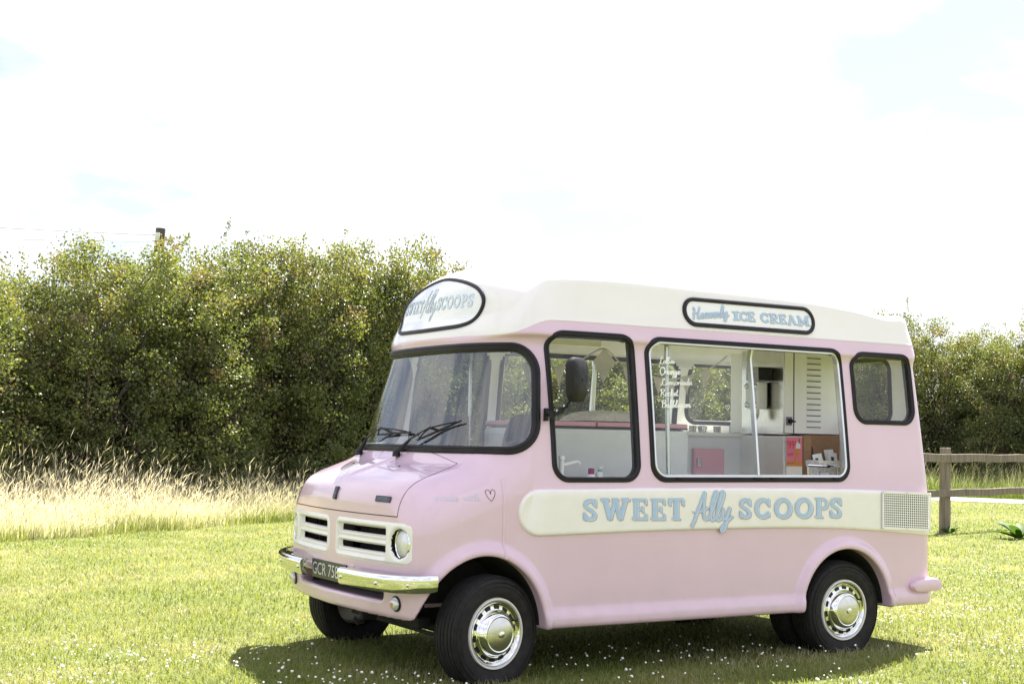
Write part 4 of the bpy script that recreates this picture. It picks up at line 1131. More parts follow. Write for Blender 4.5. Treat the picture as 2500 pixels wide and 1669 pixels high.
# cool box with pink lids, counter, machine housing, shelves, pole
fz = MB(); fz.box((1.36, 1.12, 1.06), (1.27, .66, .88), bev=.045); fr = fz.build('freezer_cabinet', 'freezer', van)
for x0, x1 in ((.74, 1.22), (1.235, 1.66), (1.675, 1.985)):
    b = MB(); b.box(((x0+x1)/2, 1.12, 1.524), (x1-x0, .64, .032), bev=.008); b.build('freezer_lid', 'pink_door', fr)
b = MB(); b.box((1.36, 1.12, 1.505), (1.25, .645, .010)); b.build('lid_seal', 'rubber', fr)
b = MB(); b.box((2.72, 1.62, 1.05), (1.42, .62, .86), bev=.03); ct = b.build('back_counter', 'counter', van)
b = MB(); b.box((2.72, 1.60, 1.478), (1.44, .68, .024), bev=.006); b.build('counter_top', 'lining', ct)
b = MB(); b.box((2.56, 1.285, 1.20), (.28, .03, .34), bev=.006); pd = b.build('counter_door', 'pink_door', ct)
b = MB(); b.box((2.455, 1.262, 1.27), (.03, .02, .06), bev=.004); b.build('door_latch', 'alu', pd)
# housing: white louvred front, steel flank
b = MB(); b.box((3.16, 1.12, 1.795), (.56, .60, .60), bev=.004); mc = b.build('machine_housing', 'lining', van)
b = MB(); b.box((2.8765, 1.05, 1.80), (.007, .46, .62)); b.build('steel_flank', 'steel', mc)
b = MB(); b.box((2.872, .835, 1.80), (.012, .05, .61), bev=.003); b.build('steel_corner', 'steel', mc)
b = MB(); b.box((2.972, .817, 1.795), (.0035, .006, .598)); b.build('door_gap', 'black', mc)
for k in range(13):
    z = 2.055-.0425*k if k < 9 else 1.675-.0425*(k-9)
    b = MB(); V = [(3.10, .8185, z), (3.235, .8185, z), (3.235, .8195, z+.012), (3.10, .8195, z+.012), (3.10, .8125, z-.002), (3.235, .8125, z-.002)]
    b.add(V, [(4, 5, 2, 3), (0, 1, 5, 4), (0, 4, 3), (1, 2, 5)]); b.build('louvre', 'lining', mc)
    b = MB(); b.box((3.168, .8185, z-.0055), (.135, .003, .006)); b.build('louvre_gap', 'dark', mc)
b = MB(); b.box((2.925, .815, 1.583), (.05, .008, .06), bev=.002); sw = b.build('isolator_switch', 'badge_hi', mc)
b = MB(); b.lathe([(0, -.022), (.016, -.020), (.017, .0)], 14, c=(2.927, .812, 1.583), axis='Y'); b.box((2.950, .796, 1.580), (.04, .010, .012), bev=.003); b.build('switch_handle', 'black', sw)
b = MB(); b.box((2.80, 1.0, 1.925), (.14, .13, .10), bev=.004); mt = b.build('control_box', 'meter', mc)
b = MB(); b.box((2.80, .934, 1.925), (.13, .006, .094)); b.build('control_box_side', 'black', mt)
b = MB(); b.box((2.80, 1.03, 1.77), (.11, .13, .20), bev=.02); ds = b.build('dispenser_head', 'counter', mc)
for z in (1.835, 1.700):
    for y in (.985, 1.075):
        b = MB(); b.lathe([(0, -.022), (.012, -.020), (.020, -.008), (.022, .004)], 14, c=(2.745, y, z), axis='X'); b.build('dispenser_knob', 'steel', ds)
b = MB(); b.lathe([(.030, .03), (.030, -.02), (.018, -.05), (.014, -.052)], 16, c=(2.79, 1.03, 1.645), axis='Z'); b.build('dispenser_nozzle', 'steel', ds)
b = MB(); b.box((3.16, 1.12, 1.24), (.555, .58, .47), bev=.004); lc = b.build('base_cabinet', 'counter', van)
b = MB(); b.box((3.03, .822, 1.305), (.26, .016, .24), bev=.003); b.build('cabinet_door', 'lining', lc)
b = MB(); b.box((3.03, .822, 1.4535), (.26, .016, .040), bev=.003); b.build('cabinet_drawer', 'lining', lc)
b = MB(); b.lathe([(0, -.012), (.009, -.010), (.009, 0)], 10, c=(3.135, .815, 1.38), axis='Y'); b.build('door_knob', 'black', lc)
b = MB(); b.box((1.86, .30, 1.165), (1.60, .46, .03), bev=.006); ts = b.build('serving_counter', 'lining', van)
b = MB(); b.box((.75, .27, 1.165), (.58, .36, .03), bev=.006); b.build('sink_top', 'lining', van)
b = MB(); b.tube([(1.335, .16, 1.18), (1.320, .18, 2.12)], .014, 10); b.build('support_pole', 'steel', van)
b = MB()
b.tube([(2.45, .115, 1.278), (2.735, .115, 1.27)], .011, 8); b.tube([(2.455, .115, 1.18), (2.455, .115, 1.278)], .006, 8); b.tube([(2.73, .115, 1.18), (2.73, .115, 1.27)], .006, 8)
b.build('grab_rail', 'chrome', van)
# cab header shelf rails and cross beam seen through the door window
b = MB(); b.box((1.0, 1.55, 2.12), (1.5, .06, .05), bev=.01); b.box((.45, YM, 2.10), (.06, 1.7, .06), bev=.01); b.build('ceiling_rail', 'lining', van)
b = MB(); b.tube([(1.94, 1.925, 1.23), (1.94, 1.88, 2.02)], .014, 8); b.build('window_post', 'alu', van)
b = MB(); V = [(.60, 1.60+.25*t, 2.03) for t in (0, 1)]
b.tube([(.62, .55, 2.0), (.62, .55, 1.3)], .012, 8); b.tube([(.62, 1.45, 2.0), (.62, 1.45, 1.3)], .012, 8); b.build('cab_stanchion', 'steel', van)
# plumbing
b = MB(); b.tube([(.590, .235, 1.18), (.590, .235, 1.30)], [.016, .015], 12); b.lathe([(.034, 0), (.034, .010), (.02, .014)], 16, c=(.590, .235, 1.181), axis='Z')
b.lathe([(.0, .028), (.018, .026), (.020, .004), (.017, 0)], 14, c=(.590, .235, 1.296), axis='Z')
b.tube(catmull([(.590, .235, 1.265), (.64, .235, 1.275), (.70, .235, 1.288), (.722, .235, 1.275)], 5), .009, 8); b.build('pump_tap', 'white_plastic', van)
# ------------------------------------------------------------------ loose things in the van (world frame: -G)
def wl_(p): return (p[0], p[1], p[2]-G)
def shift(b): b.v = [(x, y, z-G) for x, y, z in b.v]; return b
# soap bottles by the sink
o = empty('soap_bottle', wl_((.805, .235, 1.1805)))
b = MB(); b.lathe([(0, 0), (.032, .001), (.034, .015), (.022, .028), (.016, .034)], 20, axis='Z'); b.build('bottle_body', 'white_plastic', o)
b = MB(); b.lathe([(.017, .032), (.019, .036), (.019, .066), (.016, .068), (0, .069)], 16, axis='Z'); b.build('cap', 'bottle_red', o)
tag(o, 'squat white bottle with a magenta cap beside the tap', 'bottle')
o = empty('soap_pump', wl_((.875, .245, 1.1805)))
b = MB(); b.lathe([(0, 0), (.024, .001), (.024, .038), (.012, .05)], 18, axis='Z'); b.build('bottle_body', 'white_plastic', o)
b = MB(); b.lathe([(.013, .047), (.014, .058), (.012, .060)], 14, axis='Z'); b.build('collar', 'bottle_green', o)
b = MB(); b.tube([(0, 0, .058), (0, 0, .075), (.03, 0, .076)], .005, 8); b.build('pump', 'white_plastic', o)
tag(o, 'small pump bottle with a green collar beside the magenta cap', 'bottle')
# cushion on the freezer lids
V = []; n, m = 26, 16
for i in range(n+1):
    for j in range(m+1):
        u, w = i/n*2-1, j/m*2-1; e = (1-abs(u)**3.2)*(1-abs(w)**3.2); V.append((u*.30*(1-.05*w*w), w*.2*(1-.06*u*u), .075*max(e, 0)**.55))
Vb = [(x, y, -z*.12) for x, y, z in V]
F1 = [(i*(m+1)+j, (i+1)*(m+1)+j, (i+1)*(m+1)+j+1, i*(m+1)+j+1) for i in range(n) for j in range(m)]; k0 = len(V)
b = MB(); b.add(V, F1, 0, True); b.add(Vb, [tuple(reversed(f)) for f in F1], 0, True)
c = b.build('cushion', 'cushion', None, wl_((1.50, 1.08, 1.548))); tag(c, 'soft patterned cushion lying on the pink freezer lids', 'cushion')
# bunting
def flag(p, q, drop, parent, tilt=0.0, name='flag'):
    p, q = np.array(p), np.array(q); t = (p+q)/2+np.array([0, tilt, -drop]); b = MB(); n = 5
    V = []; F_ = []
    for i in range(n+1):
        s = i/n; a = p+(t-p)*s; c_ = q+(t-q)*s
        for j in range(4): w = j/3; d = a+(c_-a)*w; V.append(d+np.array([0, .006*math.sin(3*s+5*w), 0]))
    V2 = [v+np.array([0, .0015, 0]) for v in V]
    for i in range(n):
        for j in range(3): F_.append((i*4+j, i*4+j+1, (i+1)*4+j+1, (i+1)*4+j))
    b.add(V, F_, 0, True); b.add(V2, [tuple(reversed(f)) for f in F_], 0, True)
    shift(b); b.v = [tuple(np.array(v)-np.array(parent.location)) for v in b.v]
    return b.build(name, 'flag', parent)
bt = empty('bunting', wl_((1.35, .92, 1.95)))
YB = .9
line = catmull([(.70, YB, 1.90), (.95, YB, 1.892), (1.16, YB, 1.955), (1.342, YB, 2.035), (1.483, YB, 1.946), (1.60, YB, 1.905), (1.763, YB, 1.862), (1.90, YB, 1.852), (2.025, YB, 1.869), (2.151, YB, 1.902), (2.299, YB, 1.963), (2.413, YB, 2.036)], 8)
b = MB(); b.tube(line, .006, 6); shift(b); b.v = [tuple(np.array(v)-np.array(bt.location)) for v in b.v]; b.build('string', 'flag', bt)
def at_x(x): i = int(np.argmin(np.abs(line[:, 0]-x))); return line[i]
for x, w, d in ((.75, .10, .14), (.985, .095, .135), (1.545, .085, .115), (1.67, .085, .12), (1.80, .09, .12), (1.925, .09, .125), (2.055, .085, .13), (2.215, .11, .13)):
    flag(at_x(x-w/2), at_x(x+w/2), d, bt)
# two folded squares on the peak of the string
def square(c, r, dy):
    b = MB(); b.add([(c[0]-r, YB+dy, c[2]), (c[0]+.0, YB+dy, c[2]+r), (c[0]+r, YB+dy, c[2]), (c[0], YB+dy, c[2]-r),
                     (c[0]-r, YB+dy+.002, c[2]), (c[0], YB+dy+.002, c[2]+r), (c[0]+r, YB+dy+.002, c[2]), (c[0], YB+dy+.002, c[2]-r)], [(0, 1, 2, 3), (7, 6, 5, 4), (0, 4, 5, 1), (1, 5, 6, 2), (2, 6, 7, 3), (3, 7, 4, 0)])
    shift(b); b.v = [tuple(np.array(v)-np.array(bt.location)) for v in b.v]; return b.build('flag', 'flag', bt)
square((1.340, YB, 1.945), .095, -.012); flag((1.275, YB-.006, 1.925), (1.405, YB-.006, 1.925), .125, bt)
tag(bt, 'string of cream cloth triangle flags hung across the van windows', 'bunting')
# tumblers of cones on the back counter
grp = 'steel tumblers on the back counter'
for i, (x, a) in enumerate(((2.50, .0), (2.545, .05), (2.592, -.15), (2.64, .2), (2.735, 0.), (2.785, -.12))):
    b = MB(); b.lathe([(0, .002), (.015, 0), (.020, .048), (.018, .048), (.013, .005), (0, .005)], 16, axis='Z')
    rm = Matrix.Rotation(a, 3, 'Y'); b.v = [tuple(rm @ Vector(v)) for v in b.v]
    t = b.build('tumbler', 'steel', None, wl_((x, 1.42+.02*(i % 2), 1.4925))); t['label'] = 'small steel tumbler in the row on the back counter'; t['category'] = 'tumbler'; t['group'] = grp
b = MB(); b.box((0, 0, .03), (.07, .05, .06), bev=.006); c = b.build('sauce_sachet_box', 'blue', None, wl_((2.93, 1.43, 1.4905))); tag(c, 'little pale blue box at the end of the tumbler row', 'box')
# poster, carton, crate of cards by the serving hatch
po = empty('ice_cream_poster', wl_((2.965, .808, 1.362)))
def pl_(o, name, pts, mat, y): 
    b = MB(); n = len(pts); b.add([(x, y, z) for x, z in pts]+[(x, y+.0008, z) for x, z in pts], [tuple(range(n)), tuple(range(2*n-1, n-1, -1))]+[(i, (i+1) % n, n+(i+1) % n, n+i) for i in range(n)]); return b.build(name, mat, o)
pl_(po, 'sheet', [(-.07, -.105), (.09, -.105), (.09, .105), (-.07, .105)], 'poster_pink', 0)
pl_(po, 'base_strip', [(-.068, -.103), (.088, -.103), (.088, -.072), (-.068, -.072)], 'wafer', -.0014)
pl_(po, 'cone', [(.006, -.095), (.058, .022), (.018, .022)], 'wafer', -.0025)
pl_(po, 'ice_cream', [(.014, .022), (.062, .022), (.060, .050), (.048, .068), (.036, .074), (.024, .064), (.018, .045)], 'cream', -.0035)
pl_(po, 'flake_bar', [(.040, .060), (.052, .060), (.056, .095), (.044, .095)], 'card', -.0045)
fit_text('poster_lettering', "'99'", (-.066, -.0022, .022), (1, 0, 0), (0, 0, 1), .082, .058, 'red', po)
fit_text('poster_lettering', "Enjoy!", (-.060, -.0022, -.040), (1, 0, .18), (0, 0, 1), .056, .030, 'bottle_red', po)
fit_text('poster_lettering', "with a real", (-.062, -.0030, -.088), (1, 0, 0), (0, 0, 1), .060, .011, 'card', po)
tag(po, 'pink poster of an ice cream cone reading 99 behind the hatch', 'poster')
bx = empty('cardboard_carton', wl_((2.79, .345, 1.1805)))
b = MB(); b.box((0, 0, .15), (.28, .07, .30), bev=.002); b.build('carton_body', 'card', bx)
b = MB(); b.box((-.155, -.034, .165), (.05, .003, .27), rot=Matrix.Rotation(-.5, 3, 'Z')); b.build('carton_flap', 'card', bx)
b = MB(); b.lathe([(0, 0), (.055, 0)], 20, axis='Y', c=(0, 0, 0)); b.v = [(x*.28-.118, -.0362, z+.17) for x, y, z in b.v]; b.build('carton_stamp', 'black_ink', bx)
tag(bx, 'open brown cardboard carton standing on the serving counter', 'carton')
cr = empty('wooden_crate', wl_((2.71, .205, 1.2)))
def slat(x0, x1, y, z, h): b = MB(); b.box(((x0+x1)/2, y, z), (x1-x0, .010, h), bev=.0015); return b.build('slat', 'wood_white', cr)
for k, (z, ex) in enumerate(((.020, -.018), (.056, -.006), (.094, .006))):
    slat(-.125-ex, .125+ex, -.052-.004*k, z, .030); slat(-.125-ex, .125+ex, .052+.004*k, z, .030)
for sx in (-1, 1):
    b = MB(); b.box((sx*.122, 0, .058), (.010, .10, .11), bev=.0015); b.build('end_board', 'wood_white', cr)
b = MB(); b.box((0, 0, .003), (.235, .10, .006)); b.build('base_board', 'wood_white', cr)
tag(cr, 'slatted crate of flaking white wood holding cards by the hatch', 'crate')
for i, (x, y, a, h) in enumerate(((2.665, .20, -.14, .15), (2.765, .19, .08, .16), (2.80, .235, -.05, .18))):
    b = MB(); b.box((0, 0, h/2), (.082, .003, h)); rm = Matrix.Rotation(a, 3, 'Y') @ Matrix.Rotation(-.22, 3, 'X'); b.v = [tuple(rm @ Vector(v)) for v in b.v]
    cdo = b.build('price_card', 'paper', None, wl_((x, y, 1.208)))
    b = MB(); b.box((-.012+.01*i, -.0022, h*.72), (.026, .001, .03)); b.v = [tuple(rm @ Vector(v)) for v in b.v]; b.build('card_print', 'badge', cdo)
    tag(cdo, ['white card tilted left in the crate beside the carton', 'white card with small print in the middle of the crate', 'tall white card at the back of the crate'][i], 'card')
# ------------------------------------------------------------------ vegetation materials
def leaf_material(name, stops, trans=0.45, rough=0.45, spec=0.5, tcol=(1.25, 1.2, 0.55)):
    """opaque + translucent blade; 'tint' attribute picks the plant's own colour"""
    m = bpy.data.materials.new(name); m.use_nodes = True; nt = m.node_tree
    b = nt.nodes.get('Principled BSDF'); o = nt.nodes.get('Material Output')
    at = nt.nodes.new('ShaderNodeAttribute'); at.attribute_name = 'tint'
    r = ramp(nt, at.outputs['Fac'], stops)
    nt.links.new(r.outputs[0], b.inputs['Base Color']); setp(b, Roughness=rough, Specular_IOR_Level=spec)
    t = nt.nodes.new('ShaderNodeBsdfTranslucent')
    mu = nt.nodes.new('ShaderNodeMix'); mu.data_type = 'RGBA'; mu.blend_type = 'MULTIPLY'; mu.inputs[0].default_value = 1.0
    nt.links.new(r.outputs[0], mu.inputs[6]); mu.inputs[7].default_value = (*tcol, 1); nt.links.new(mu.outputs[2], t.inputs[0])
    mx = nt.nodes.new('ShaderNodeMixShader'); mx.inputs[0].default_value = trans
    nt.links.new(b.outputs[0], mx.inputs[1]); nt.links.new(t.outputs[0], mx.inputs[2]); nt.links.new(mx.outputs[0], o.inputs[0])
    return m
MAT['grass'] = leaf_material('grass_blades', [(0.0, (0.130, 0.180, 0.032)), (0.35, (0.205, 0.240, 0.062)), (0.65, (0.285, 0.285, 0.125)), (0.85, (0.40, 0.365, 0.24)), (1.0, (0.50, 0.45, 0.35))], 0.45, 0.5, 0.45)
MAT['tallgrass'] = leaf_material('long_grass', [(0.0, (0.16, 0.225, 0.035)), (0.35, (0.28, 0.32, 0.085)), (0.6, (0.60, 0.57, 0.44)), (0.8, (0.78, 0.72, 0.62)), (1.0, (0.83, 0.76, 0.69))], 0.48, 0.55, 0.4, (1.1, 1.08, 0.75))
MAT['hawthorn'] = leaf_material('hawthorn_leaves', [(0.0, (0.080, 0.098, 0.046)), (0.40, (0.130, 0.155, 0.062)), (0.66, (0.185, 0.210, 0.070)), (0.80, (0.23, 0.24, 0.085)), (0.90, (0.20, 0.165, 0.115)), (1.0, (0.20, 0.145, 0.115))], 0.45, 0.42, 0.55, (1.3, 1.25, 0.5))
MAT['dock'] = leaf_material('dock_leaves', [(0.0, (0.05, 0.11, 0.02)), (1.0, (0.10, 0.17, 0.03))], 0.4, 0.6, 0.2)
MAT['bark'] = simple('grey_bark', (0.075, 0.060, 0.048), 0.9, var=0.4, scale=20, bmp=0.6, bscale=30)
MAT['clover'] = simple('clover_florets', (0.85, 0.83, 0.80), 0.8, var=0.1, scale=40)
MAT['creosote'] = simple('creosoted_pole', (0.11, 0.085, 0.065), 0.9, var=0.3, scale=12)
MAT['wire'] = simple('grey_wire', (0.30, 0.30, 0.32), 0.6)
MAT['ceramic'] = simple('white_porcelain', (0.75, 0.75, 0.73), 0.3)
def fence_wood():
    m, nt, b = newmat('weathered_fence_wood')
    tc = nt.nodes.new('ShaderNodeTexCoord'); mp = nt.nodes.new('ShaderNodeMapping'); mp.inputs['Scale'].default_value = (22, 22, 1.6)
    nt.links.new(tc.outputs['Object'], mp.inputs[0]); n = noise(nt, 1.0, 7, 0.6, mp.outputs[0], 0.6)
    r = ramp(nt, n.outputs['Fac'], [(0.25, (0.09, 0.070, 0.058)), (0.5, (0.20, 0.160, 0.130)), (0.75, (0.29, 0.240, 0.200))])
    n2 = noise(nt, 1.7, 4, vec=tc.outputs['Object']); mx = nt.nodes.new('ShaderNodeMix'); mx.data_type = 'RGBA'
    rr_ = ramp(nt, n2.outputs['Fac'], [(0.5, (0, 0, 0)), (0.75, (.35, .35, .35))]); nt.links.new(rr_.outputs[0], mx.inputs[0])
    nt.links.new(r.outputs[0], mx.inputs[6]); mx.inputs[7].default_value = (0.14, 0.15, 0.085, 1)
    nt.links.new(mx.outputs[2], b.inputs['Base Color']); setp(b, Roughness=0.9); bump(nt, b, n.outputs['Fac'], 0.5, 0.008)
    return m
MAT['fence'] = fence_wood()
def lawn_material():
    m, nt, b = newmat('lawn_thatch'); n = noise(nt, 1.3, 8, 0.65); n2 = noise(nt, 40, 5)
    r = ramp(nt, n.outputs['Fac'], [(0.3, (0.105, 0.135, 0.030)), (0.55, (0.160, 0.180, 0.050)), (0.75, (0.24, 0.225, 0.10))])
    r2 = ramp(nt, n2.outputs['Fac'], [(0.3, (0.55, 0.55, 0.55)), (0.7, (1.2, 1.2, 1.2))])
    mx = nt.nodes.new('ShaderNodeMix'); mx.data_type = 'RGBA'; mx.blend_type = 'MULTIPLY'; mx.inputs[0].default_value = 1
    nt.links.new(r.outputs[0], mx.inputs[6]); nt.links.new(r2.outputs[0], mx.inputs[7]); nt.links.new(mx.outputs[2], b.inputs['Base Color'])
    setp(b, Roughness=0.95, Specular_IOR_Level=0.2); bump(nt, b, n2.outputs['Fac'], 0.8, 0.03)
    return m
MAT['lawn'] = lawn_material()
def road_material():
    m, nt, b = newmat('pale_tarmac'); n = noise(nt, 30, 6); r = ramp(nt, n.outputs['Fac'], [(0.3, (0.20, 0.195, 0.20)), (0.7, (0.30, 0.29, 0.29))])
    nt.links.new(r.outputs[0], b.inputs['Base Color']); setp(b, Roughness=0.9); return m
MAT['road'] = road_material()

def set_tint(me, t):
    a = me.attributes.new('tint', 'FLOAT', 'POINT'); a.data.foreach_set('value', np.ascontiguousarray(t, dtype=np.float32))
def vnoise(x, y, seed=0):
    """smooth value noise on the plane"""
    xi, yi = np.floor(x), np.floor(y); fx, fy = x-xi, y-yi; fx = fx*fx*(3-2*fx); fy = fy*fy*(3-2*fy)
    def h(a, b): 
        s = np.sin(a*127.1+b*311.7+seed*74.7)*43758.5453; return s-np.floor(s)
    return (h(xi, yi)*(1-fx)+h(xi+1, yi)*fx)*(1-fy)+(h(xi, yi+1)*(1-fx)+h(xi+1, yi+1)*fx)*fy

# ------------------------------------------------------------------ ground
me = npmesh('lawn', np.array([(-400, -400, 0), (400, -400, 0), (400, 400, 0), (-400, 400, 0)]), np.array([(0, 1, 2, 3)]), False)
tag(link('lawn', me, 'lawn'), kind='structure')
ra, rb = np.array([24.6, 12.6]), np.array([18.2, 25.4]); rd = (rb-ra)/np.linalg.norm(rb-ra); rn = np.array([rd[1], -rd[0]])
rv = [(*(ra-rd*30), .012), (*(ra-rd*30+rn*2.6), .012), (*(rb+rd*30+rn*2.6), .012), (*(rb+rd*30), .012)]
tag(link('road', npmesh('road', np.array(rv), np.array([(0, 1, 2, 3)]), False), 'road'), kind='structure')

CX0, CY0 = CAM[0], CAM[1]; AZ = math.atan2(_fw[0], _fw[1])
def lawn_edge(x): return 11.02+0.53*x
def blades(P, h, w, lean, az, tint, segs=2, tip_tint=0.12):
    """vectorised grass blades -> verts, quads(as tris), tint"""
    n = len(P); V = np.zeros((n, 2*segs+1, 3)); T = np.zeros((n, 2*segs+1))
    wx, wy = np.cos(az+1.5708+RNG.normal(0, .5, n)), np.sin(az+1.5708+RNG.normal(0, .5, n))
    for s in range(segs+1):
        t = s/segs; off = lean*h*t*t; z = h*(t-0.35*lean*t*t*t)
        cx_, cy_ = P[:, 0]+np.cos(az)*off, P[:, 1]+np.sin(az)*off
        ww = w*(1-t)**0.7*0.5 if s < segs else None
        if s < segs:
            V[:, 2*s] = np.stack([cx_-wx*ww, cy_-wy*ww, P[:, 2]+z], 1); V[:, 2*s+1] = np.stack([cx_+wx*ww, cy_+wy*ww, P[:, 2]+z], 1)
            T[:, 2*s] = T[:, 2*s+1] = tint+tip_tint*t
        else: V[:, 2*s] = np.stack([cx_, cy_, P[:, 2]+z], 1); T[:, 2*s] = tint+tip_tint
    k = 2*segs+1; tri = []
    for s in range(segs):
        if s < segs-1: tri += [(2*s, 2*s+1, 2*s+3), (2*s, 2*s+3, 2*s+2)]
        else: tri += [(2*s, 2*s+1, 2*s+2)]
    F_ = (np.array(tri)[None]+(np.arange(n)*k)[:, None, None]).reshape(-1, 3)
    return V.reshape(-1, 3), F_, T.ravel()
def join(parts):
    V, F_, T = [], [], []; b = 0
    for v, f, t in parts: V.append(v); F_.append(f+b); T.append(t); b += len(v)
    return np.concatenate(V), np.concatenate(F_), np.concatenate(T)
# mown lawn: dense near the camera, coarser further away
N_ = 300000
r = 5.2*(36/5.2)**(RNG.random(N_)**1.02); a = AZ+(RNG.random(N_)-.5)*math.radians(56)
x = CX0+r*np.sin(a); y = CY0+r*np.cos(a)
ok = (y < lawn_edge(x)+.4*vnoise(x*1.3, y*1.3)) & (((np.stack([x, y], 1)-ra)@rn) < 0.05)
x, y, r = x[ok], y[ok], r[ok]; n = len(x)
pt = vnoise(x*.9, y*.9, 1)*.5+vnoise(x*3.1, y*3.1, 2)*.3+vnoise(x*9, y*9, 3)*.2
under = (x > -.3) & (x < 3.3) & (y > .25) & (y < 1.75)
h = (.020+.028*RNG.random(n)+.022*vnoise(x*2.2, y*2.2, 5))*(1+.5*(RNG.random(n) < .05))*np.where(under, .7, 1)
wheels = [(0.005, .085), (2.692, .105), (0.005, 1.908), (2.692, 1.888), (2.692, .33), (2.692, 1.663)]
for wx_, wy_ in wheels:
    q = (np.abs(x-wx_) < .14) & (np.abs(y-wy_) < .10); h = np.where(q, .012, h)
pt2 = vnoise(x*.45+3, y*.45, 21)*.55+vnoise(x*1.7, y*1.7, 22)*.45
tint = np.clip(-.06+.62*pt+.55*np.clip((pt2-.42)*2.2, -.25, 1)+RNG.normal(0, .15, n), 0, 1)
V, F_, T = blades(np.stack([x, y, 0*x], 1), h, .0022+.00034*r, .3+1.0*RNG.random(n), RNG.random(n)*6.283, tint, 2)
me = npmesh('lawn_grass', V, F_, True); set_tint(me, T)
tag(link('lawn_grass', me, 'grass'), 'short sunlit mown grass of the lawn', 'grass', kind='stuff')
# clover heads
def ico(sub=1):
    bm = bmesh.new(); bmesh.ops.create_icosphere(bm, subdivisions=sub, radius=1.0); V = np.array([v.co for v in bm.verts]); bm.verts.index_update()
    F_ = np.array([[v.index for v in f.verts] for f in bm.faces]); bm.free(); return V, F_
IV, IF = ico(1)
N_ = 18000; r = 5.4*(20/5.4)**RNG.random(N_); a = AZ+(RNG.random(N_)-.5)*math.radians(50); x = CX0+r*np.sin(a); y = CY0+r*np.cos(a)
dens = vnoise(x*.8, y*.8, 11)*.6+vnoise(x*2.4, y*2.4, 12)*.4
near = np.clip((3.2-(y-.25*x))/3.0, 0.02, 1)
shade = (x > -1.2) & (x < 3.3) & (y > -.95) & (y < 2.1)
right = (x > 1.5) & (y < .2)
ok = (RNG.random(N_) < np.clip((dens-.36)*2.6+.25*right, 0, 1)*near*np.where(shade, np.where(x < -.25, .55, .16), 1.0)) & (y < lawn_edge(x)-1)
for wx_, wy_ in wheels: ok &= ~((np.abs(x-wx_) < .3) & (np.abs(y-wy_) < .14))
x, y = x[ok], y[ok]; n = len(x)
s = .0050+.0050*RNG.random(n)**2.5; z = .048+.035*RNG.random(n)
jit = 1+RNG.normal(0, .16, (n, len(IV), 1))
V = np.stack([x, y, z], 1)[:, None]+IV[None]*jit*s[:, None, None]*np.array([1, 1, .85])
me = npmesh('clover_flowers', V.reshape(-1, 3), (IF[None]+(np.arange(n)*len(IV))[:, None, None]).reshape(-1, 3), False)
tag(link('clover_flowers', me, 'clover'), 'white clover flowers dotted through the lawn', 'flowers', kind='stuff')

# ------------------------------------------------------------------ long grass
def tall(P, hmean, straw, blade_n, name, label, heads=1.0):
    n = len(P); parts = []
    idx = RNG.integers(0, n, blade_n)
    B = P[idx]+np.concatenate([RNG.normal(0, .05, (blade_n, 2)), np.zeros((blade_n, 1))], 1)
    hb = hmean[idx]*(.35+.45*RNG.random(blade_n)); st = straw[idx]
    parts.append(blades(B, hb, .008+.006*RNG.random(blade_n), .15+.6*RNG.random(blade_n), RNG.normal(-.3, 1.0, blade_n), np.clip(st*.6+RNG.normal(0, .10, blade_n)-.05, 0, .85), 3, .10))
    h = hmean*(.6+.45*RNG.random(n)+.95*RNG.random(n)**5); lean = .12+.5*RNG.random(n); az = RNG.normal(-.3, 1.5, n)
    parts.append(blades(P, h, .0045+0*h, lean, az, np.clip(.40+.4*straw+RNG.normal(0, .08, n), 0, 1), 3, .25))
    # seed heads: two crossed narrow diamonds at the tip
    tip = P+np.stack([np.cos(az)*lean*h, np.sin(az)*lean*h, h*(1-.35*lean)], 1); d = unit(np.stack([np.cos(az)*lean*1.6, np.sin(az)*lean*1.6, 1-.8*lean], 1))
    L = .07+.13*RNG.random(n); w = .0028+.0034*RNG.random(n)
    for s0 in (np.array([1.0, 0, 0]), np.array([0, 1.0, 0])):
        q = np.stack([tip-d*L[:, None]*.4, tip+d*L[:, None]*.1+s0*w[:, None], tip+d*L[:, None]*.6, tip+d*L[:, None]*.1-s0*w[:, None]], 1).reshape(-1, 3)
        f = (np.array([(0, 1, 2), (0, 2, 3)])[None]+(np.arange(n)*4)[:, None, None]).reshape(-1, 3)
        if heads < 1: f = f[:int(2*n*heads)]
        parts.append((q, f, np.repeat(np.clip(.55+.35*straw+RNG.normal(0, .10, n), 0, 1), 4)))
    V, F_, T = join(parts); me = npmesh(name, V, F_, True); set_tint(me, T)
    tag(link(name, me, 'tallgrass'), label, 'grass', kind='stuff')
N_ = 19000
x = -3.5+15.5*RNG.random(N_); t = RNG.random(N_)**1.1*3.6
y = lawn_edge(x)+.35*vnoise(x*1.6, x*0, 3)+t*1.13-.1
rgt = np.clip((x-2.2)/4.0, 0, 1)
straw = np.clip(.95*vnoise(x*.8, y*.8, 8)*.5+.35*np.clip(t/1.0, 0, 1)+.32-.45*rgt, .0, 1)
hm = (.16+.42*np.clip(t/1.9, 0, 1)+.24*vnoise(x*1.4, y*1.4, 9))*(1-.25*rgt)
tall(np.stack([x, y, 0*x], 1), hm, straw, 52000, 'long_meadow_grass', 'tall straw-coloured seeding grass between lawn and hedge')
# verge across the road
N_ = 9000; u = RNG.random(N_)*26-4; w = 2.65+RNG.random(N_)*2.6
q = ra+np.outer(u, rd)+np.outer(w, rn)
hm = .55+.45*RNG.random(N_)+.2*vnoise(u, w, 4); straw = np.clip(.02+.22*RNG.random(N_)-.3, -.4, 1)
tall(np.concatenate([q, np.zeros((N_, 1))], 1), hm, straw, 26000, 'verge_grass', 'long green grass on the verge beyond the road', .12)

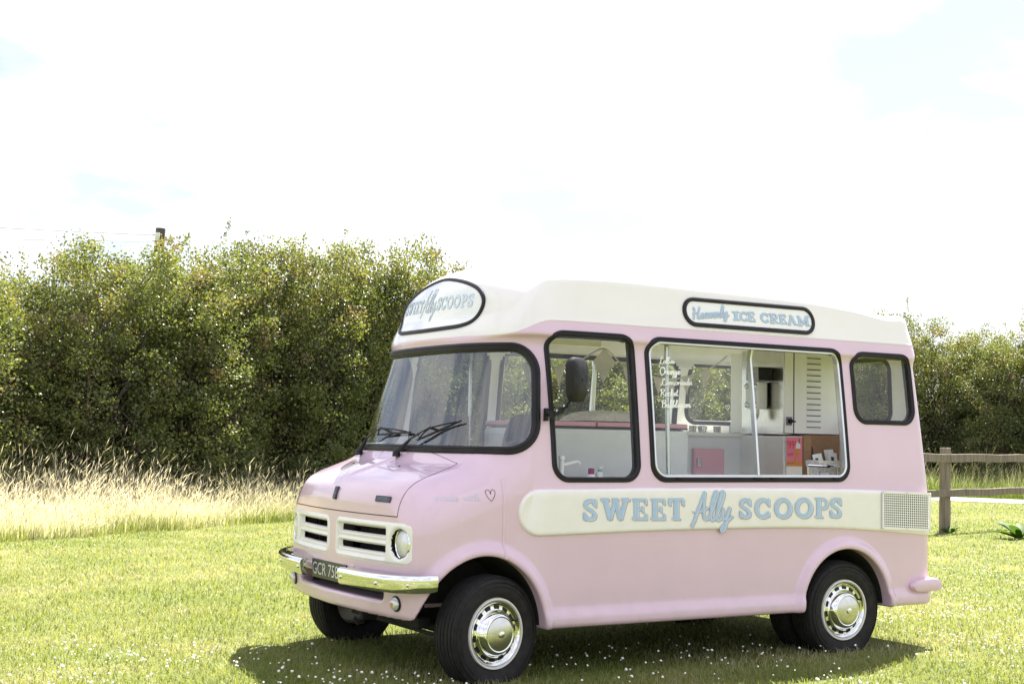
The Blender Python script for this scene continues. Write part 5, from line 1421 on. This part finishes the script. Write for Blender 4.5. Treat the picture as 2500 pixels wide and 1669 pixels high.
# ------------------------------------------------------------------ hedge of hawthorn bushes
def bush(seed, h, w, d, nclump=420, per=100):
    rg = np.random.default_rng(seed)
    # a clump of twigs: positions fill the bush, denser towards its skin
    c = []
    while len(c) < nclump:
        u = rg.uniform(-1, 1, 3); z = (u[2]+1)/2
        prof = (1-.16*max(0, z-.6)/.4)*(0.86+.14*math.sin(7*u[0]+seed))
        rr_ = math.hypot(u[0], u[1])
        if rr_ > prof or (rr_ < .45 and z < .75 and rg.random() < .45): continue
        top = h*(.93+.07*math.sin(3.1*u[0]*2+seed*1.7)*math.cos(2.3*u[1]+seed))
        c.append((u[0]*w/2, u[1]*d/2, .18+z*(top-.35)))
    c = np.array(c); cr = rg.uniform(.16, .36, len(c)); ct = np.clip(rg.normal(.42, .17, len(c)), 0, .98)
    ct += .13*np.clip(c[:, 2]/h-.55, 0, 1)
    red = rg.random(len(c)) < .09; ct[red] = rg.uniform(.82, .97, red.sum())
    i = rg.integers(0, len(c), nclump*per); n = len(i)
    dirs = unit(rg.normal(0, 1, (n, 3))); p = c[i]+dirs*(cr[i]*rg.random(n)**.45)[:, None]*np.array([1.15, 1.15, .8])
    t = ct[i]+rg.normal(0, .07, n)
    # shoots springing above the outline
    sp, stn = [], []
    for _ in range(62):
        b = c[rg.integers(0, len(c))]; 
        if b[2] < h*.68: continue
        L = rg.uniform(.2, .75)*(1.5 if rg.random() < .08 else 1); dr = unit(np.array([rg.normal(0, .38), rg.normal(0, .38), 1.0])); k = int(L*95)
        s = rg.random(k); q = b+dr*(s*L)[:, None]+rg.normal(0, .045, (k, 3))*(1.1-.6*s)[:, None]; sp.append(q); stn.append(np.clip(rg.normal(.58, .10, k), 0, 1))
    p = np.concatenate([p]+sp); t = np.concatenate([t]+stn); n = len(p)
    p[:, 2] = np.maximum(p[:, 2], .05)
    ax = unit(rg.normal(0, 1, (n, 3))+np.array([0, 0, .15])); nr = unit(np.cross(ax, rg.normal(0, 1, (n, 3)))+np.array([0, 0, .35])); sd_ = unit(np.cross(ax, nr))
    L = rg.uniform(.030, .062, n)[:, None]; W = L*rg.uniform(.34, .5, n)[:, None]
    V = np.stack([p-ax*L*.5, p+sd_*W+nr*L*.10, p+ax*L*.5, p-sd_*W+nr*L*.10], 1).reshape(-1, 3)
    F_ = (np.array([(0, 1, 2), (0, 2, 3)])[None]+(np.arange(n)*4)[:, None, None]).reshape(-1, 3)
    me = npmesh('crown', V, F_, False); set_tint(me, np.repeat(np.clip(t, 0, 1), 4)); me.materials.append(MAT['hawthorn'])
    b = MB()                                                 # many-stemmed frame with limbs to the clumps
    for k in range(7):
        a = k*.9+rg.random(); st = np.array([rg.normal(0, .18)*w/2, rg.normal(0, .15)*d/2, -.05]); en = np.array([math.cos(a)*w*.30, math.sin(a)*d*.28, h*rg.uniform(.45, .70)])
        pts = [st+(en-st)*s+np.array([rg.normal(0, .06), rg.normal(0, .06), 0])*(s > 0) for s in (0, .25, .5, .75, 1)]
        b.tube(catmull(pts, 3), np.linspace(.055, .012, 13), 5)
        for _ in range(16):
            j = rg.integers(0, len(c)); s = rg.uniform(.2, .9); o = st+(en-st)*s; b.tube([o, (o+c[j])/2+rg.normal(0, .08, 3), c[j]], [.016, .010, .004], 3, cap=False)
    tm = b.build('trunk', 'bark'); tme = tm.data; bpy.data.objects.remove(tm); tme.name = 'trunk'
    return me, tme
KIND = [bush(s, h, w, d) for s, h, w, d in ((1, 4.6, 2.9, 2.4), (2, 4.5, 3.1, 2.5), (3, 4.45, 2.7, 2.5), (4, 4.6, 3.0, 2.3))]
def plant(k, x, y, rz, sc, label, group):
    r_ = empty('hawthorn_bush', (x, y, 0), rz=rz); r_.scale = sc
    for nm, me in (('crown', KIND[k][0]), ('trunk', KIND[k][1])):
        o = bpy.data.objects.new(nm, me); COL.objects.link(o); o.parent = r_
    tag(r_, label, 'bush', group); return r_
i = 0
for x in np.arange(-1.9, 20.0, 1.1):
    k = i % 4; s = .94+.05*math.sin(i*2.3)
    plant(k, x+.2*math.sin(i*5), 15.35+.30*x+.3*math.cos(i*3.1), (i*2.1) % 6.28, (1, 1, .975*s*(1+.045*max(0, min(x, 7.4))-.07*max(0, min(x-7.4, 5)))), 'tall leafy hawthorn bush in the hedge behind the straw-coloured grass', 'hawthorn bushes behind the long grass'); i += 1
for x in np.arange(-1.0, 20.0, 1.75):
    plant((i+1) % 4, x+.2*math.sin(i*4), 17.1+.30*x+.3*math.cos(i*2.1), (i*1.3) % 6.28, (1.05, 1.05, .93*(1+.035*max(0, min(x, 6.5))-.06*max(0, min(x-6.0, 5)))), 'hawthorn bush of the second row, half hidden inside the tall hedge', 'hawthorn bushes in the second row'); i += 1
for u in np.arange(-6, 17, 1.9):
    q = ra+rd*u+rn*(9.6+.4*math.sin(u*2)); plant((i+2) % 4, q[0], q[1], (i*1.1) % 6.28, (1.1, 1.1, 1.12), 'hawthorn bush of the back row in the hedge beyond the fence', 'hawthorn bushes in the back row beyond the road'); i += 1
for u in np.arange(-6, 17, 1.6):
    q = ra+rd*u+rn*(7.9+.4*math.sin(u*2)); k = i % 4
    plant(k, q[0], q[1], (i*1.7) % 6.28, (1.05, 1.05, 1.20+.12*math.sin(i*1.9)), 'leafy hawthorn bush in the hedge beyond the wooden fence and road', 'hawthorn bushes beyond the road'); i += 1

# ------------------------------------------------------------------ fence, pole, weeds
fdir = unit(np.array([15.56-12.95, 8.86-8.24])); fp0 = np.array([13.0, 8.33])
fence = empty('post_and_rail_fence', (fp0[0], fp0[1], 0), rz=math.atan2(fdir[1], fdir[0]))
def post(u, lean):
    bm = bmesh.new(); bmesh.ops.create_cube(bm, size=1.0)
    for v in bm.verts:
        top = v.co.z > 0; k = .94 if top else 1.0
        v.co = Vector((u+v.co.x*.158*k+(lean if top else 0), v.co.y*.13*k, 1.335 if top else -.1))
    bmesh.ops.bevel(bm, geom=[e for e in bm.edges], offset=.010, segments=1, affect='EDGES')
    bmesh.ops.subdivide_edges(bm, edges=[e for e in bm.edges if abs(e.verts[0].co.z-e.verts[1].co.z) > .5], cuts=6)
    for v in bm.verts:
        if v.co.z > 1.3 and abs(v.co.x-u-lean) < .06: v.co.z += .012
        v.co.x += random.uniform(-.003, .003); v.co.y += random.uniform(-.003, .003)
    me = bpy.data.meshes.new('post'); bm.to_mesh(me); bm.free(); return link('post', me, 'fence', fence)
for u, l in ((-6.4, .0), (-3.2, .01), (0, .035), (3.2, .01), (6.4, 0)): post(u, l)
def rail(u0, u1, z, hgt):
    b = MB(); n = 9; V = []
    for i_ in range(n):
        u = u0+(u1-u0)*i_/(n-1); dz = .006*math.sin(i_*1.7+z*9); w = .5*hgt*(1+.04*math.sin(i_*2.3))
        for yy, zz in ((-.115, -w), (-.115, w*.92), (-.108, w), (-.072, w), (-.066, w*.92), (-.066, -w)): V.append((u, yy, z+zz+dz))
    F_ = [(i_*6+k, i_*6+(k+1) % 6, (i_+1)*6+(k+1) % 6, (i_+1)*6+k) for i_ in range(n-1) for k in range(6)]+[tuple(range(6)), tuple((n-1)*6+k for k in range(6))]
    b.add(V, F_); return b.build('rail', 'fence', fence)
for u in (-6.4, -3.2, 0, 3.2):
    rail(u+.01, u+3.19, 1.175, .128); rail(u+.01, u+3.19, .625, .112)
tag(fence, 'weathered wooden post and rail fence at the edge of the lawn', 'fence')
# leafy weed at the fence foot and tufts round the post
def weed(x, y, nl, size, label, name='dock_plant', grp=None):
    rt = empty(name, (x, y, 0))
    for k in range(nl):
        a = k*2.4+random.random(); L = size*random.uniform(.7, 1.15); up = random.uniform(.35, 1.1); V = []; n = 6
        for i_ in range(n+1):
            t = i_/n; r_ = L*t*math.cos(up*(1-.6*t)); z = L*t*math.sin(up)*(1-.45*t)*1.1; w = L*.16*math.sin(math.pi*min(t*.93+.07, 1))**.8*(1 if i_ < n else 0)
            c_, s_ = math.cos(a), math.sin(a); V += [(r_*c_-w*s_, r_*s_+w*c_, z), (r_*c_, r_*s_, z-w*.3), (r_*c_+w*s_, r_*s_-w*c_, z)]
        F_ = [(i_*3+j, i_*3+j+1, i_*3+j+4, i_*3+j+3) for i_ in range(n) for j in range(2)]
        me = npmesh('leaf', np.array(V), np.array(F_), True); set_tint(me, np.full(len(V), random.random())); link('leaf', me, 'dock', rt)
    tag(rt, label, 'weed', grp)
weed(13.05, 6.95, 16, .42, 'broad-leaved green dock plant on the lawn in front of the fence')
weed(12.95, 8.16, 9, .22, 'small tuft of leaves at the foot of the fence post', 'leafy_tuft')
# telegraph pole and wires
pole = empty('telegraph_pole', (4.85, 25.0, 0))
b = MB(); b.tube([(0, 0, -.2), (.10, 0, 3.0), (.26, 0, 6.16)], [.16, .14, .115], 14); b.build('shaft', 'creosote', pole)
b = MB(); b.lathe([(0, .09), (.05, .085), (.06, 0), (.045, -.02), (.055, -.05)], 14, c=(.15, -.14, 5.95), axis='Z'); b.box((.15, -.11, 5.93), (.10, .10, .17), bev=.015); b.build('insulator', 'ceramic', pole)
def wire(p, q, sag):
    b = MB(); p, q = np.array(p), np.array(q); pts = [p+(q-p)*t-np.array([0, 0, sag*4*t*(1-t)]) for t in np.linspace(0, 1, 24)]; b.tube(pts, .011, 5); b.build('wire', 'wire', pole)
wire((.24, 0, 6.0), (75, 18, 9.6), .9); wire((.24, 0, 5.8), (75, 18, 9.0), 1.1); wire((.2, 0, 6.0), (-40, -9, 6.6), 1.0); wire((.2, 0, 5.85), (-40, -9, 6.1), 1.2)
tag(pole, 'leaning wooden telegraph pole top rising above the hedge', 'pole')
